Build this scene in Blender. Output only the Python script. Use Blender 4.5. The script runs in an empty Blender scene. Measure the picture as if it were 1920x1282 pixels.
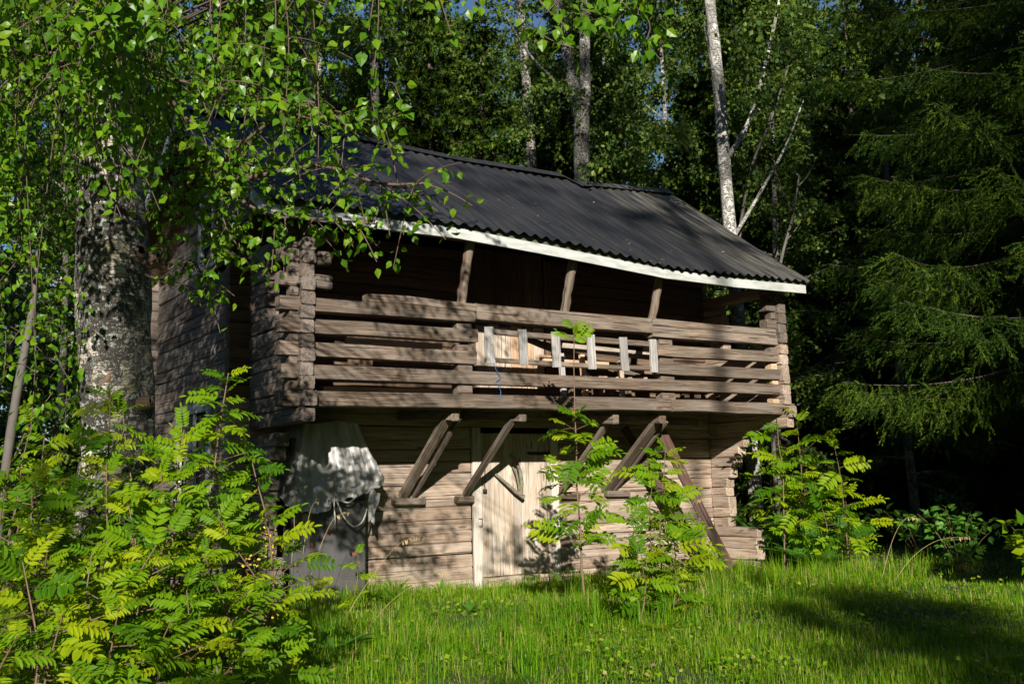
import bpy, math, random
import numpy as np
from mathutils import Vector, Matrix

rng = np.random.default_rng(11)
random.seed(11)
S = bpy.context.scene
COL = S.collection

# ------------------------------------------------------------------ camera, sky, sun, exposure
cam_d = bpy.data.cameras.new("camera")
cam = bpy.data.objects.new("camera", cam_d)
COL.objects.link(cam)
CAM = Vector((-4.192, -11.618, 1.30))
right = Vector((0.8270, -0.5609, -0.0250)); down = Vector((0.0560, 0.1280, -0.9902)); fwd = Vector((0.5593, 0.8178, 0.1373))
m = Matrix((right, -down, -fwd)).transposed().to_4x4()
m.translation = CAM
cam.matrix_world = m
cam_d.sensor_width = 36.0
cam_d.lens = 36.0 * 1919.7 / 1920.0
cam_d.clip_end = 600.0
S.camera = cam

SUN = Vector((0.59, 1.0, -0.40)).normalized()          # the way the light travels
sun_el = math.asin(-SUN.z)
w = bpy.data.worlds.new("World"); S.world = w; w.use_nodes = True
nt = w.node_tree
sky = nt.nodes.new("ShaderNodeTexSky"); sky.sky_type = 'NISHITA'; sky.sun_disc = False
sky.sun_elevation = sun_el
sky.air_density = 1.0; sky.dust_density = 0.3; sky.ozone_density = 4.0
sky.sun_rotation = math.atan2(-SUN.x, -SUN.y)
bg = nt.nodes["Background"]; bg.inputs["Strength"].default_value = 0.05
nt.links.new(sky.outputs[0], bg.inputs[0])
sl = bpy.data.lights.new("sun", 'SUN'); sl.energy = 5.0; sl.angle = math.radians(0.5); sl.color = (1.0, 0.94, 0.85)
so = bpy.data.objects.new("sun", sl); COL.objects.link(so)
so.rotation_euler = SUN.to_track_quat('-Z', 'Y').to_euler()
S.view_settings.view_transform = 'Standard'; S.view_settings.look = 'None'
S.view_settings.exposure = 0.9; S.view_settings.gamma = 1.0
S.view_settings.use_curve_mapping = False
S.render.engine = 'CYCLES'
S.cycles.max_bounces = 6; S.cycles.diffuse_bounces = 3; S.cycles.glossy_bounces = 2; S.cycles.transmission_bounces = 4
S.cycles.transparent_max_bounces = 4

# ------------------------------------------------------------------ node materials
class NT:
    def __init__(s, name):
        s.m = bpy.data.materials.new(name); s.m.use_nodes = True
        s.t = s.m.node_tree; s.b = s.t.nodes["Principled BSDF"]; s.out = s.t.nodes["Material Output"]
    def n(s, typ, **kw):
        x = s.t.nodes.new("ShaderNode" + typ)
        for k, v in kw.items(): setattr(x, k, v)
        return x
    def l(s, a, b): s.t.links.new(a, b)
    def math(s, op, a, b=None, c=None, clamp=False):
        x = s.n("Math", operation=op, use_clamp=clamp)
        for i, v in enumerate((a, b, c)):
            if v is None: continue
            if isinstance(v, (int, float)): x.inputs[i].default_value = v
            else: s.l(v, x.inputs[i])
        return x.outputs[0]
    def mix(s, f, a, b, blend='MIX'):
        x = s.n("Mix", data_type='RGBA', blend_type=blend)
        for i, v in ((0, f), (6, a), (7, b)):
            if isinstance(v, (int, float)): x.inputs[i].default_value = v
            elif isinstance(v, tuple): x.inputs[i].default_value = (*v, 1)
            else: s.l(v, x.inputs[i])
        return x.outputs[2]
    def ramp(s, f, stops):
        x = s.n("ValToRGB"); e = x.color_ramp.elements
        while len(e) < len(stops): e.new(0.5)
        for i, (p, c) in enumerate(stops):
            e[i].position = p; e[i].color = (*c, 1) if isinstance(c, tuple) else (c, c, c, 1)
        s.l(f, x.inputs[0]); return x.outputs[0]
    def vec(s, scale, off=True, src="Object"):
        tc = s.n("TexCoord"); mp = s.n("Mapping"); mp.inputs["Scale"].default_value = scale
        v = tc.outputs[src]
        if off:
            oi = s.n("ObjectInfo"); va = s.n("VectorMath", operation='ADD')
            k = s.math('MULTIPLY', oi.outputs["Random"], 53.0)
            s.l(v, va.inputs[0]); s.l(k, va.inputs[1]); v = va.outputs[0]
        s.l(v, mp.inputs[0]); return mp.outputs[0]
    def noise(s, v, scale, detail=4, rough=0.55, dist=0.0):
        x = s.n("TexNoise"); x.inputs["Scale"].default_value = scale; x.inputs["Detail"].default_value = detail
        x.inputs["Roughness"].default_value = rough; x.inputs["Distortion"].default_value = dist
        if v is not None: s.l(v, x.inputs["Vector"])
        return x.outputs[0]
    def bump(s, h, strength=0.5, dist=0.01):
        x = s.n("Bump"); x.inputs["Strength"].default_value = strength; x.inputs["Distance"].default_value = dist
        s.l(h, x.inputs["Height"]); s.l(x.outputs[0], s.b.inputs["Normal"])
    def rough(s, v): s.b.inputs["Roughness"].default_value = v

def wood(name, dark, mid, light, grey=(.30, .28, .26), greyness=0.4, knots=True, crack=0.6, stains=0.5):
    """weathered timber, the grain running along the piece's own X axis"""
    M = NT(name)
    g = M.noise(M.vec((0.9, 16, 16)), 2.6, 7, 0.62, 0.5)
    fine = M.noise(M.vec((1.6, 75, 75)), 2.0, 4, 0.6)
    blot = M.noise(M.vec((0.9, 3.5, 3.5)), 1.6, 3, 0.5)
    c = M.ramp(g, [(0.30, dark), (0.5, mid), (0.72, light)])
    gf = M.math('MULTIPLY', M.ramp(blot, [(0.38, 0.0), (0.66, 1.0)]), greyness)
    c = M.mix(gf, c, grey)
    c = M.mix(0.55, c, M.ramp(fine, [(0.30, 0.45), (0.62, 1.0)]), 'MULTIPLY')
    oi = M.n("ObjectInfo")
    tone = M.math('MULTIPLY_ADD', oi.outputs["Random"], 0.5, 0.72)
    cb = M.n("CombineColor"); M.l(tone, cb.inputs[0]); M.l(tone, cb.inputs[1]); M.l(tone, cb.inputs[2])
    c = M.mix(1.0, c, cb.outputs[0], 'MULTIPLY')
    ck = M.ramp(M.noise(M.vec((0.55, 26, 26)), 1.7, 3, 0.5, 0.3), [(0.30, 1.0), (0.345, 0.0)])
    c = M.mix(M.math('MULTIPLY', ck, crack), c, (0.018, 0.014, 0.011))
    if knots:
        v = M.n("TexVoronoi"); v.inputs["Scale"].default_value = 1.0
        M.l(M.vec((1.9, 7.0, 7.0)), v.inputs["Vector"])
        kn = M.ramp(v.outputs["Distance"], [(0.06, 1.0), (0.15, 0.0)])
        c = M.mix(M.math('MULTIPLY', kn, 0.75), c, (0.10, 0.055, 0.03))
        ring = M.ramp(v.outputs["Distance"], [(0.12, 0.0), (0.17, 1.0), (0.30, 0.0)])
        c = M.mix(M.math('MULTIPLY', ring, 0.25), c, light)
    stain = M.ramp(M.noise(M.vec((0.55, 5.5, 5.5)), 1.9, 5, 0.6, 0.6), [(0.46, 0.0), (0.68, 1.0)])
    c = M.mix(M.math('MULTIPLY', stain, stains), c, dark)
    pale = M.ramp(M.noise(M.vec((1.3, 34, 34)), 1.3, 3, 0.5, 0.2), [(0.60, 0.0), (0.70, 1.0)])
    c = M.mix(M.math('MULTIPLY', pale, 0.35), c, grey)
    M.l(c, M.b.inputs["Base Color"]); M.rough(0.85)
    M.b.inputs["Specular IOR Level"].default_value = 0.2
    h = M.math('SUBTRACT', M.math('ADD', M.math('MULTIPLY', g, 0.6), M.math('MULTIPLY', fine, 0.4)), M.math('MULTIPLY', ck, 1.4))
    M.bump(h, 1.0, 0.016)
    return M.m

def plain(name, col, rough=0.6, metal=0.0, var=0.25, scale=8.0, bump=0.1):
    M = NT(name)
    n = M.noise(M.vec((1, 1, 1)), scale, 5, 0.6)
    c = M.mix(n, tuple(x * (1 - var) for x in col), tuple(min(1, x * (1 + var)) for x in col))
    M.l(c, M.b.inputs["Base Color"]); M.rough(rough); M.b.inputs["Metallic"].default_value = metal
    if bump: M.bump(n, bump, 0.01)
    return M.m

def leafmat(name, c0, c1, c2, trans=0.35, rough=0.42, tcol=None, spec=0.4, last=None):
    M = NT(name)
    at = M.n("Attribute", attribute_name="var")
    oi = M.n("ObjectInfo")
    v = M.math('FRACT', M.math('ADD', at.outputs["Fac"], M.math('MULTIPLY', oi.outputs["Random"], 7.0)))
    c = M.ramp(v, [(0.0, c0), (0.5, c1), (1.0, c2)] if not last else [(0.0, c0), (0.45, c1), (0.90, c2), (0.97, last)])
    M.l(c, M.b.inputs["Base Color"]); M.rough(rough); M.b.inputs["Specular IOR Level"].default_value = spec
    tr = M.n("BsdfTranslucent")
    if tcol: tc = M.mix(0.65, c, tcol)
    else: tc = c
    M.l(tc, tr.inputs[0])
    mx = M.n("MixShader"); mx.inputs[0].default_value = trans
    M.l(M.b.outputs[0], mx.inputs[1]); M.l(tr.outputs[0], mx.inputs[2]); M.l(mx.outputs[0], M.out.inputs[0])
    return M.m

def birchbark(name, base=(.62, .58, .50), dark=(.035, .03, .026), rough_z=1.2, moss=0.5, black=0.5):
    M = NT(name)
    lent = M.noise(M.vec((6, 6, 70), off=False), 1.2, 4, 0.7, 0.3)
    patch = M.noise(M.vec((3.4, 3.4, 3.0), off=True), 1.5, 6, 0.7, 0.8)
    mo = M.noise(M.vec((1.6, 1.6, 1.3), off=True), 1.7, 4, 0.6)
    li = M.noise(M.vec((24, 24, 24), off=False), 1.0, 4, 0.7)
    c = M.mix(M.ramp(lent, [(0.50, 0.0), (0.60, 0.9)]), base, dark)
    c = M.mix(M.math('MULTIPLY', M.ramp(mo, [(0.46, 0.0), (0.62, 1.0)]), moss), c, (.115, .115, .05))
    pf = M.ramp(M.math('ADD', patch, M.math('MULTIPLY', M.math('SUBTRACT', li, 0.5), 0.35)), [(0.45, 0.0), (0.52, 1.0)])
    c = M.mix(M.math('MULTIPLY', pf, black), c, dark)
    lf = M.math('MULTIPLY', M.ramp(li, [(0.54, 0.0), (0.60, 1.0)]), M.ramp(patch, [(0.42, 0.0), (0.54, 0.8)]))
    c = M.mix(lf, c, (.42, .45, .38))
    M.l(c, M.b.inputs["Base Color"]); M.rough(0.8)
    h = M.math('SUBTRACT', M.math('MULTIPLY', li, M.math('ADD', pf, 0.25)), M.math('MULTIPLY', lent, 0.35))
    M.bump(h, 1.0, 0.05)
    return M.m

MAT = {}
MAT['log'] = wood('weathered_log', (.15, .095, .064), (.36, .262, .188), (.55, .44, .335), (.42, .37, .315), 0.55, crack=.8, stains=.45)
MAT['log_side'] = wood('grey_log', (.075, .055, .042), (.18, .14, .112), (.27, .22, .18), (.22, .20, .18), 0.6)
MAT['rail'] = wood('grey_brown_timber', (.055, .037, .025), (.16, .116, .082), (.31, .24, .175), (.235, .205, .175), 0.55, crack=.95)
MAT['end'] = wood('end_grain', (.055, .04, .03), (.155, .118, .09), (.26, .21, .165), (.20, .18, .155), 0.5, crack=.95)
MAT['door'] = wood('pale_door_plank', (.28, .20, .14), (.48, .385, .29), (.66, .58, .49), (.56, .51, .45), 0.4, True, 0.5, .16)
MAT['frame'] = wood('pale_frame_board', (.42, .34, .27), (.60, .53, .45), (.72, .66, .58), (.6, .57, .52), 0.3, True, 0.4, .10)
MAT['dark'] = wood('shade_darkened_timber', (.07, .042, .024), (.15, .095, .058), (.21, .145, .095), (.15, .12, .09), 0.3)  # brown timber, its colour darkened to deepen the shade under the roof
MAT['red'] = wood('red_brown_timber', (.055, .03, .022), (.115, .066, .05), (.17, .105, .08), (.14, .10, .085), 0.4)
MAT['silver'] = wood('silver_weathered_wood', (.15, .14, .13), (.32, .305, .285), (.50, .48, .45), (.40, .39, .375), 0.4, False, 1.0, .1)
MAT['mossy'] = wood('mossy_timber', (.10, .09, .05), (.24, .20, .135), (.35, .31, .225), (.28, .27, .21), 0.6, False)
MAT['fresh'] = wood('fresh_timber', (.35, .20, .105), (.55, .36, .22), (.70, .52, .36), (.5, .4, .3), 0.3)
def paint_mat():
    M = NT('flaking_white_paint')
    a = M.noise(M.vec((1.5, 8, 8)), 2.2, 5, 0.65); b = M.noise(M.vec((3, 40, 40)), 2.0, 4, 0.7)
    c = M.ramp(a, [(0.32, (.27, .285, .25)), (0.55, (.42, .43, .41))])
    c = M.mix(M.ramp(b, [(0.64, 0.0), (0.70, 0.8)]), c, (.17, .155, .125))
    M.l(c, M.b.inputs["Base Color"]); M.rough(.6); M.bump(b, .35, .006); return M.m
MAT['white'] = paint_mat()
MAT['under'] = plain('green_grey_eave_edge', (.06, .075, .04), 0.7)
MAT['iron'] = plain('rusty_iron', (.045, .035, .03), 0.6, 0.5, 0.5, 30)
MAT['twig'] = plain('twig_bark', (.085, .055, .04), 0.8, 0, .3, 30)
MAT['stem'] = plain('rowan_stem_bark', (.125, .075, .045), 0.7, 0, .35, 12)
MAT['sprucebark'] = plain('spruce_bark', (.085, .065, .055), 0.9, 0, .4, 10, .6)
MAT['greybark'] = plain('grey_bark', (.09, .08, .068), 0.85, 0, .4, 9, .5)
MAT['rope'] = plain('pale_rope', (.55, .53, .48), 0.8, 0, .15, 60)
MAT['blue'] = plain('blue_twine', (.015, .10, .26), 0.5, 0, .1)
MAT['straw'] = plain('dry_straw', (.33, .25, .11), 0.7, 0, .25, 20)
MAT['birchbark'] = birchbark('old_birch_bark', (.52, .465, .38), moss=.95, black=.96)
MAT['whitebark'] = birchbark('white_birch_bark', (.66, .63, .57), moss=.12, black=.45)
MAT['dimbark'] = birchbark('grey_birch_bark', (.40, .37, .32), moss=.4, black=.75)
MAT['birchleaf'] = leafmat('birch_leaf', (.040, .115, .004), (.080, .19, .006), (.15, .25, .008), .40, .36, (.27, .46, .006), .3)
MAT['farleaf'] = leafmat('far_birch_leaf', (.022, .054, .008), (.045, .092, .011), (.135, .175, .02), .34, .5, (.16, .26, .015), .25)  # leaf greens darkened to deepen the forest's shade
MAT['rowan'] = leafmat('rowan_leaf', (.045, .13, .004), (.13, .245, .004), (.27, .33, .005), .42, .5, (.36, .50, .005), .18)
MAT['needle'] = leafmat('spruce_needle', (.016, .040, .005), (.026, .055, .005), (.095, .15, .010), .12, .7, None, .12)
MAT['fern'] = leafmat('fern_frond', (.045, .15, .012), (.07, .19, .016), (.10, .23, .02), .4, .5, (.2, .42, .02))
MAT['grass'] = leafmat('grass_blade', (.045, .15, .003), (.10, .245, .004), (.22, .32, .012),   .42, .5, (.30, .46, .006), .15, (.36, .29, .12))
MAT['yellow'] = plain('yellow_petal', (.75, .50, .02), .6, 0, .1)
MAT['orange'] = plain('fallen_leaf', (.30, .14, .045), .7, 0, .3, 30)

def ground_mat():
    M = NT('grassy_soil')
    a = M.noise(M.vec((1, 1, 1), off=False), 1.3, 6, 0.65); b = M.noise(M.vec((1, 1, 1), off=False), 24, 5, 0.7)
    c = M.ramp(a, [(0.3, (.022, .035, .006)), (0.5, (.036, .058, .008)), (0.7, (.060, .062, .016))])
    c = M.mix(0.6, c, M.ramp(b, [(0.3, 0.35), (0.7, 1.0)]), 'MULTIPLY')
    M.l(c, M.b.inputs["Base Color"]); M.rough(0.95); M.bump(b, 0.8, 0.04); return M.m
MAT['ground'] = ground_mat()

def roof_mat():
    M = NT('black_corrugated_roofing')
    a = M.noise(M.vec((0.5, 0.5, 0.5), off=True), 2.2, 5, 0.6)
    st = M.noise(M.vec((9, 0.5, 0.5), off=True), 2.0, 4, 0.6)
    c = M.ramp(a, [(0.3, (.007, .008, .0115)), (0.7, (.019, .020, .025))])
    sx = M.n("SeparateXYZ"); M.l(M.n("TexCoord").outputs["Object"], sx.inputs[0])
    dust = M.math('MULTIPLY', M.ramp(M.math('DIVIDE', sx.outputs[0], 8.0), [(0.74, 0.12), (0.95, .9)]), M.ramp(st, [(0.36, 0.0), (0.66, 1.0)]))
    c = M.mix(dust, c, (.15, .14, .11))
    M.l(c, M.b.inputs["Base Color"]); M.rough(0.5); M.b.inputs["Specular IOR Level"].default_value = 0.35
    M.bump(a, 0.2, 0.01); return M.m
MAT['roof'] = roof_mat()

def steel_mat():
    M = NT('grey_painted_steel')
    a = M.noise(M.vec((1.2, 1.2, 0.5), off=False), 2.5, 5, 0.6)
    r = M.noise(M.vec((3.0, 3.0, 1.1), off=False), 2.4, 5, 0.65, 0.4)
    c = M.ramp(a, [(0.3, (.042, .041, .041)), (0.7, (.082, .079, .078))])
    c = M.mix(M.ramp(r, [(0.64, 0.0), (0.67, 1.0)]), c, (.19, .065, .04))
    M.l(c, M.b.inputs["Base Color"]); M.rough(0.48); M.bump(a, 0.1, 0.01); return M.m
MAT['steel'] = steel_mat()

def tarp_mat():
    M = NT('grey_tarpaulin')
    a = M.noise(M.vec((1, 1, 1), off=False), 26, 5, 0.7, 0.4); b = M.noise(M.vec((2.2, 2.2, 1), off=False), 2.6, 5, 0.65)
    c = M.ramp(b, [(0.3, (.24, .235, .225)), (0.7, (.44, .43, .415))])
    M.l(c, M.b.inputs["Base Color"]); M.rough(0.38); M.b.inputs["Specular IOR Level"].default_value = 0.6
    M.bump(a, 0.22, 0.008); return M.m
MAT['tarp'] = tarp_mat()
MAT['glass'] = NT('dark_window_glass').m
gb = MAT['glass'].node_tree.nodes["Principled BSDF"]; gb.inputs["Base Color"].default_value = (.02, .025, .025, 1); gb.inputs["Roughness"].default_value = .12
MAT['label_red'] = plain('red_label_print', (.45, .06, .03), .5, 0, .1); MAT['label_grey'] = plain('grey_label_print', (.24, .27, .22), .5, 0, .1)

# ------------------------------------------------------------------ mesh helpers
def mesh_np(name, V, F, mat=None, var=None, smooth=False, mats=None, mi=None):
    """V (n,3); F list of arrays of faces, each (k, sides)"""
    me = bpy.data.meshes.new(name)
    V = np.asarray(V, np.float32)
    if not isinstance(F, (list, tuple)): F = [F]
    F = [np.asarray(f, np.int32) for f in F if len(f)]
    me.vertices.add(len(V)); me.vertices.foreach_set("co", V.ravel())
    loops = np.concatenate([f.ravel() for f in F]); cnt = np.concatenate([np.full(len(f), f.shape[1], np.int32) for f in F])
    me.loops.add(len(loops)); me.loops.foreach_set("vertex_index", loops)
    me.polygons.add(len(cnt)); st = np.zeros(len(cnt), np.int32); st[1:] = np.cumsum(cnt)[:-1]
    me.polygons.foreach_set("loop_start", st)
    me.update(calc_edges=True)
    me.polygons.foreach_set("use_smooth", np.full(len(cnt), bool(smooth)))
    if var is not None:
        a = me.attributes.new("var", 'FLOAT', 'POINT'); a.data.foreach_set("value", np.asarray(var, np.float32))
    for mm in (mats or ([mat] if mat else [])): me.materials.append(mm)
    if mi is not None: me.polygons.foreach_set("material_index", np.asarray(mi, np.int32))
    return me

WM = {}
def link(name, data, parent=None, mw=None, local=False):
    """mw places the piece in the world, whatever it is parented to (local: in its parent's space)"""
    o = bpy.data.objects.new(name, data); COL.objects.link(o)
    mw = Matrix() if mw is None else mw
    if parent is not None:
        o.parent = parent; pw = WM[parent.name]
        o.matrix_local = mw if local else pw.inverted() @ mw
        WM[o.name] = pw @ mw if local else mw
    else:
        o.matrix_local = mw; WM[o.name] = mw.copy()
    return o

def tag(o, label=None, cat=None, group=None, kind=None):
    if label: o["label"] = label
    if cat: o["category"] = cat
    if group: o["group"] = group
    if kind: o["kind"] = kind
    return o

def empty(name, loc=(0, 0, 0), rz=0, sc=1):
    mw = Matrix.Translation(loc) @ Matrix.Rotation(rz, 4, 'Z') @ Matrix.Scale(sc, 4)
    o = link(name, None, None, mw); o.empty_display_size = .2
    return o

def frame_of(p0, p1, up=(0, 0, 1)):
    p0 = Vector(p0); p1 = Vector(p1); x = (p1 - p0).normalized(); up = Vector(up)
    if abs(x.dot(up)) > 0.98: up = Vector((0, 1, 0))
    y = up.cross(x).normalized(); z = x.cross(y)
    return Matrix((x, y, z)).transposed().to_4x4()

def beam_mesh(L, wd, h, ch=0.012, seg=3, wob=0.004, bulge=0.0):
    """timber along +X from the origin, wd across (local Y), h high (local Z)"""
    a, b = wd / 2, h / 2; c = min(ch, a * .6, b * .6)
    prof = np.array([(-a, -b + c), (-a - bulge, 0), (-a, b - c), (-a + c, b), (a - c, b), (a, b - c), (a + bulge, 0), (a, -b + c), (a - c, -b), (-a + c, -b)])
    k = len(prof); V = []
    xs = np.linspace(0, L, seg + 1)
    e = min(c, L * .2)
    xs = np.concatenate([[0], [e], xs[1:-1], [L - e], [L]])
    for i, x in enumerate(xs):
        q = prof * (1 - (0.35 * c / max(a, b)) * (1 if i in (0, len(xs) - 1) else 0))
        q = q + rng.normal(0, wob, 2) + rng.normal(0, wob * .5, q.shape)
        V.append(np.column_stack([np.full(k, x), q]))
    V = np.concatenate(V); n = len(xs)
    F = [(i * k + j, i * k + (j + 1) % k, (i + 1) * k + (j + 1) % k, (i + 1) * k + j) for i in range(n - 1) for j in range(k)]
    caps = [tuple(range(k - 1, -1, -1)), tuple(range((n - 1) * k, n * k))]
    return V, np.array(F)[:, ::-1], np.array(caps)[:, ::-1]

def beam(name, p0, p1, wd, h, mat, parent=None, up=(0, 0, 1), ch=0.012, seg=3, wob=0.004, bulge=0.0):
    L = (Vector(p1) - Vector(p0)).length
    V, F, Cp = beam_mesh(L, wd, h, ch, seg, wob, bulge)
    me = mesh_np(name, V, [F, Cp], MAT[mat] if isinstance(mat, str) else mat)
    mw = frame_of(p0, p1, up); mw.translation = Vector(p0)
    return link(name, me, parent, mw)

def tube_arrays(pts, radii, k=6, caps=True):
    P = np.asarray(pts, float); n = len(P); R = np.broadcast_to(np.asarray(radii, float), (n,))
    T = np.gradient(P, axis=0); T /= np.linalg.norm(T, axis=1)[:, None] + 1e-9
    ref = np.array([0, 0, 1.0]) if abs(T[:, 2]).mean() < .8 else np.array([0, 1.0, 0])
    B = np.cross(T, ref); B /= np.linalg.norm(B, axis=1)[:, None] + 1e-9; N = np.cross(B, T)
    an = np.linspace(0, 2 * np.pi, k, endpoint=False)
    V = P[:, None] + R[:, None, None] * (np.cos(an)[None, :, None] * B[:, None] + np.sin(an)[None, :, None] * N[:, None])
    i, j = np.meshgrid(np.arange(n - 1), np.arange(k), indexing='ij')
    F = np.stack([i * k + j, i * k + (j + 1) % k, (i + 1) * k + (j + 1) % k, (i + 1) * k + j], -1).reshape(-1, 4)
    return V.reshape(-1, 3), F

class Acc:
    """collects tubes and quads into one mesh"""
    def __init__(s): s.V = []; s.F = []; s.n = 0
    def add(s, V, F):
        s.V.append(np.asarray(V, float)); s.F.append(np.asarray(F) + s.n); s.n += len(V)
    def tube(s, pts, r, k=6):
        V, F = tube_arrays(pts, r, k); s.add(V, F)
    def mesh(s, name, mat, smooth=True):
        by = {}
        for f in s.F: by.setdefault(f.shape[1], []).append(f)
        return mesh_np(name, np.concatenate(s.V), [np.concatenate(x) for x in by.values()], MAT[mat] if isinstance(mat, str) else mat, smooth=smooth)

def tube(name, pts, r, mat, parent=None, k=8):
    V, F = tube_arrays(pts, r, k)
    n = len(pts)
    caps = np.array([list(range(k)), list(range(n * k - 1, (n - 1) * k - 1, -1))])
    return link(name, mesh_np(name, V, [F, caps], MAT[mat], smooth=True), parent)

def unit(a): return a / (np.linalg.norm(a, axis=-1, keepdims=True) + 1e-9)

def cloud(pos, axis, nrm, size, tv, tf):
    """many copies of a small leaf (template verts tv, triangles tf: x across, y along, z off the blade)"""
    pos = np.asarray(pos); N = len(pos)
    a = unit(np.asarray(axis)); n = np.asarray(nrm); n = unit(n - (n * a).sum(1, keepdims=True) * a); b = np.cross(a, n)
    s = np.broadcast_to(np.asarray(size, float), (N,))[:, None, None]
    V = pos[:, None] + s * (tv[None, :, 0:1] * b[:, None] + tv[None, :, 1:2] * a[:, None] + tv[None, :, 2:3] * n[:, None])
    F = tf[None] + (np.arange(N) * len(tv))[:, None, None]
    var = np.repeat(rng.random(N), len(tv))
    return V.reshape(-1, 3), F.reshape(-1, tf.shape[1]), var

LEAF_V = np.array([(0, 0, 0), (-.36, .26, .05), (-.29, .56, .06), (0, 1, -.06), (.29, .56, .06), (.36, .26, .05), (0, .42, -.02)])
LEAF_F = np.array([(0, 6, 1), (1, 6, 2), (2, 6, 3), (0, 5, 6), (5, 4, 6), (4, 3, 6)])
KITE_V = np.array([(0, 0, 0), (-.36, .45, .07), (0, 1, 0), (.36, .45, .07)]); KITE_F = np.array([(0, 3, 2), (0, 2, 1)])

# ------------------------------------------------------------------ the ground
def gz(x, y):
    """height of the ground"""
    x = np.asarray(x, float); y = np.asarray(y, float)
    return (-.05 + .05 * np.sin(x * .7 + 1.3) * np.cos(y * .6) + .03 * np.sin(x * 1.9 + y * 1.3)
            + .0035 * np.clip(np.hypot(x - 2, y + 4) - 12, 0, 60) ** 1.3)
t = np.linspace(-1, 1, 141); g = np.sign(t) * (np.abs(t) * 18 + np.abs(t) ** 4 * 260)
GX, GY = np.meshgrid(g + 2, g - 2, indexing='ij')
i, j = np.meshgrid(np.arange(140), np.arange(140), indexing='ij')
gf = np.stack([i * 141 + j, (i + 1) * 141 + j, (i + 1) * 141 + j + 1, i * 141 + j + 1], -1).reshape(-1, 4)
gr = link("ground", mesh_np("ground", np.column_stack([GX.ravel(), GY.ravel(), gz(GX, GY).ravel()]), gf, MAT['ground'], smooth=True))
tag(gr, "uneven grassy ground around the old log storehouse", "ground", kind="structure")

# ------------------------------------------------------------------ the storehouse
W = 7.45; D = 4.14; TH = .15
house = empty("log_storehouse", (3.72, 1.4, 0))
tag(house, "weathered two storey log storehouse with overhanging balcony and black corrugated roof", "log building")

def roof_z(x, y, eave=True):
    """top of the roof over (x, y); the eave and the ridge sag a little to the right"""
    ez = np.interp(x, [-.6, 0.5, 1.8, 2.8, 4.9, 6.0, 7.7], [4.27, 4.29, 4.29, 4.25, 4.12, 4.11, 4.15])
    rz = np.interp(x, [-.6, 1.6, 3.6, 5.7, 6.0, 6.2, 8], [6.22, 6.25, 6.20, 6.24, 6.12, 6.18, 6.30])
    if y <= 1.3: return ez + (rz - ez) * (y + 1.83) / 3.13
    return rz + (4.25 - rz) * (y - 1.3) / 3.25

CZ = [-.06, .09, .25, .42, .565, .715, .86, 1.03, 1.165, 1.31, 1.47, 1.62, 1.77, 1.92, 2.07, 2.22, 2.37, 2.52, 2.67, 2.82, 2.97, 3.12, 3.27, 3.42, 3.57, 3.72, 3.87, 4.02, 4.17, 4.32, 4.47]
def log(p0, p1, z0, z1, mat='log', wd=TH, bulge=.004, seg=4):
    z = (z0 + z1) / 2; dy = rng.normal(0, .005)
    q0 = (p0[0] + (dy if p0[0] == p1[0] else 0), p0[1] + (dy if p0[1] == p1[1] else 0), z + rng.normal(0, .004))
    q1 = (p1[0] + (dy if p0[0] == p1[0] else 0), p1[1] + (dy if p0[1] == p1[1] else 0), z + rng.normal(0, .006))
    return beam("log", q0, q1, wd, (z1 - z0) - .002, mat, house, ch=.013, seg=seg, wob=.004, bulge=bulge)

yc = TH / 2
for a, b in zip(CZ[:-1], CZ[1:]):                       # the long front wall, both storeys
    if a < 2.0:
        log((-.25, yc), (3.03, yc), a, b); log((4.47, yc), (W + .02, yc), a, b)
    elif a < 2.3:
        log((-.25, yc), (W + .02, yc), a, b)
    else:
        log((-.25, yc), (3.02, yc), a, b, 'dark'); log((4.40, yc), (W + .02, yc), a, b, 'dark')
off = .075
for a, b in zip(CZ[:-1], CZ[1:]):                       # the gable wall towards the birch, with two windows
    a += off; b += off
    xs = TH / 2
    segs = [(.03, D + .02)]
    if 1.25 < b - .02 and a < 2.44: segs = [(.03, 1.37), (2.77, D + .02)]
    if 4.2 < b: segs = [(.03, .90), (1.92, D + .02)]
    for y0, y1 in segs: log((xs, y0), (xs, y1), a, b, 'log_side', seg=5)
for k in range(10):                                     # logs of the gable triangle
    a = 4.545 + .15 * k; b = a + .15
    if b > 6.0: break
    y0 = -1.83 + (b - 4.2) / .62 + .12; y1 = 4.5 - (b - 4.2) / .6 - .12
    if b < 5.2:
        if y0 < .88: log((TH / 2, max(y0, -1.3)), (TH / 2, .90), a, b, 'log_side')
        log((TH / 2, 1.92), (TH / 2, y1), a, b, 'log_side')
    else: log((TH / 2, y0), (TH / 2, y1), a, b, 'log_side')
for a, b in zip(CZ[:-1:1], CZ[1::1]):                   # far gable and back wall
    log((W + TH / 2, .03), (W + TH / 2, D + .2), a + off, b + off, 'log', seg=2)
for a, b in zip(CZ[:-1], CZ[1:]): log((-.28, D - TH / 2), (W + .3, D - TH / 2), a, b, 'log_side', seg=2)
for k in range(9):
    a = 4.545 + .15 * k; b = a + .15
    if b > 6.0: break
    log((W + TH / 2, -1.83 + (b - 4.2) / .62 + .12), (W + TH / 2, 4.5 - (b - 4.2) / .6 - .12), a, b, 'log', seg=2)

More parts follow.
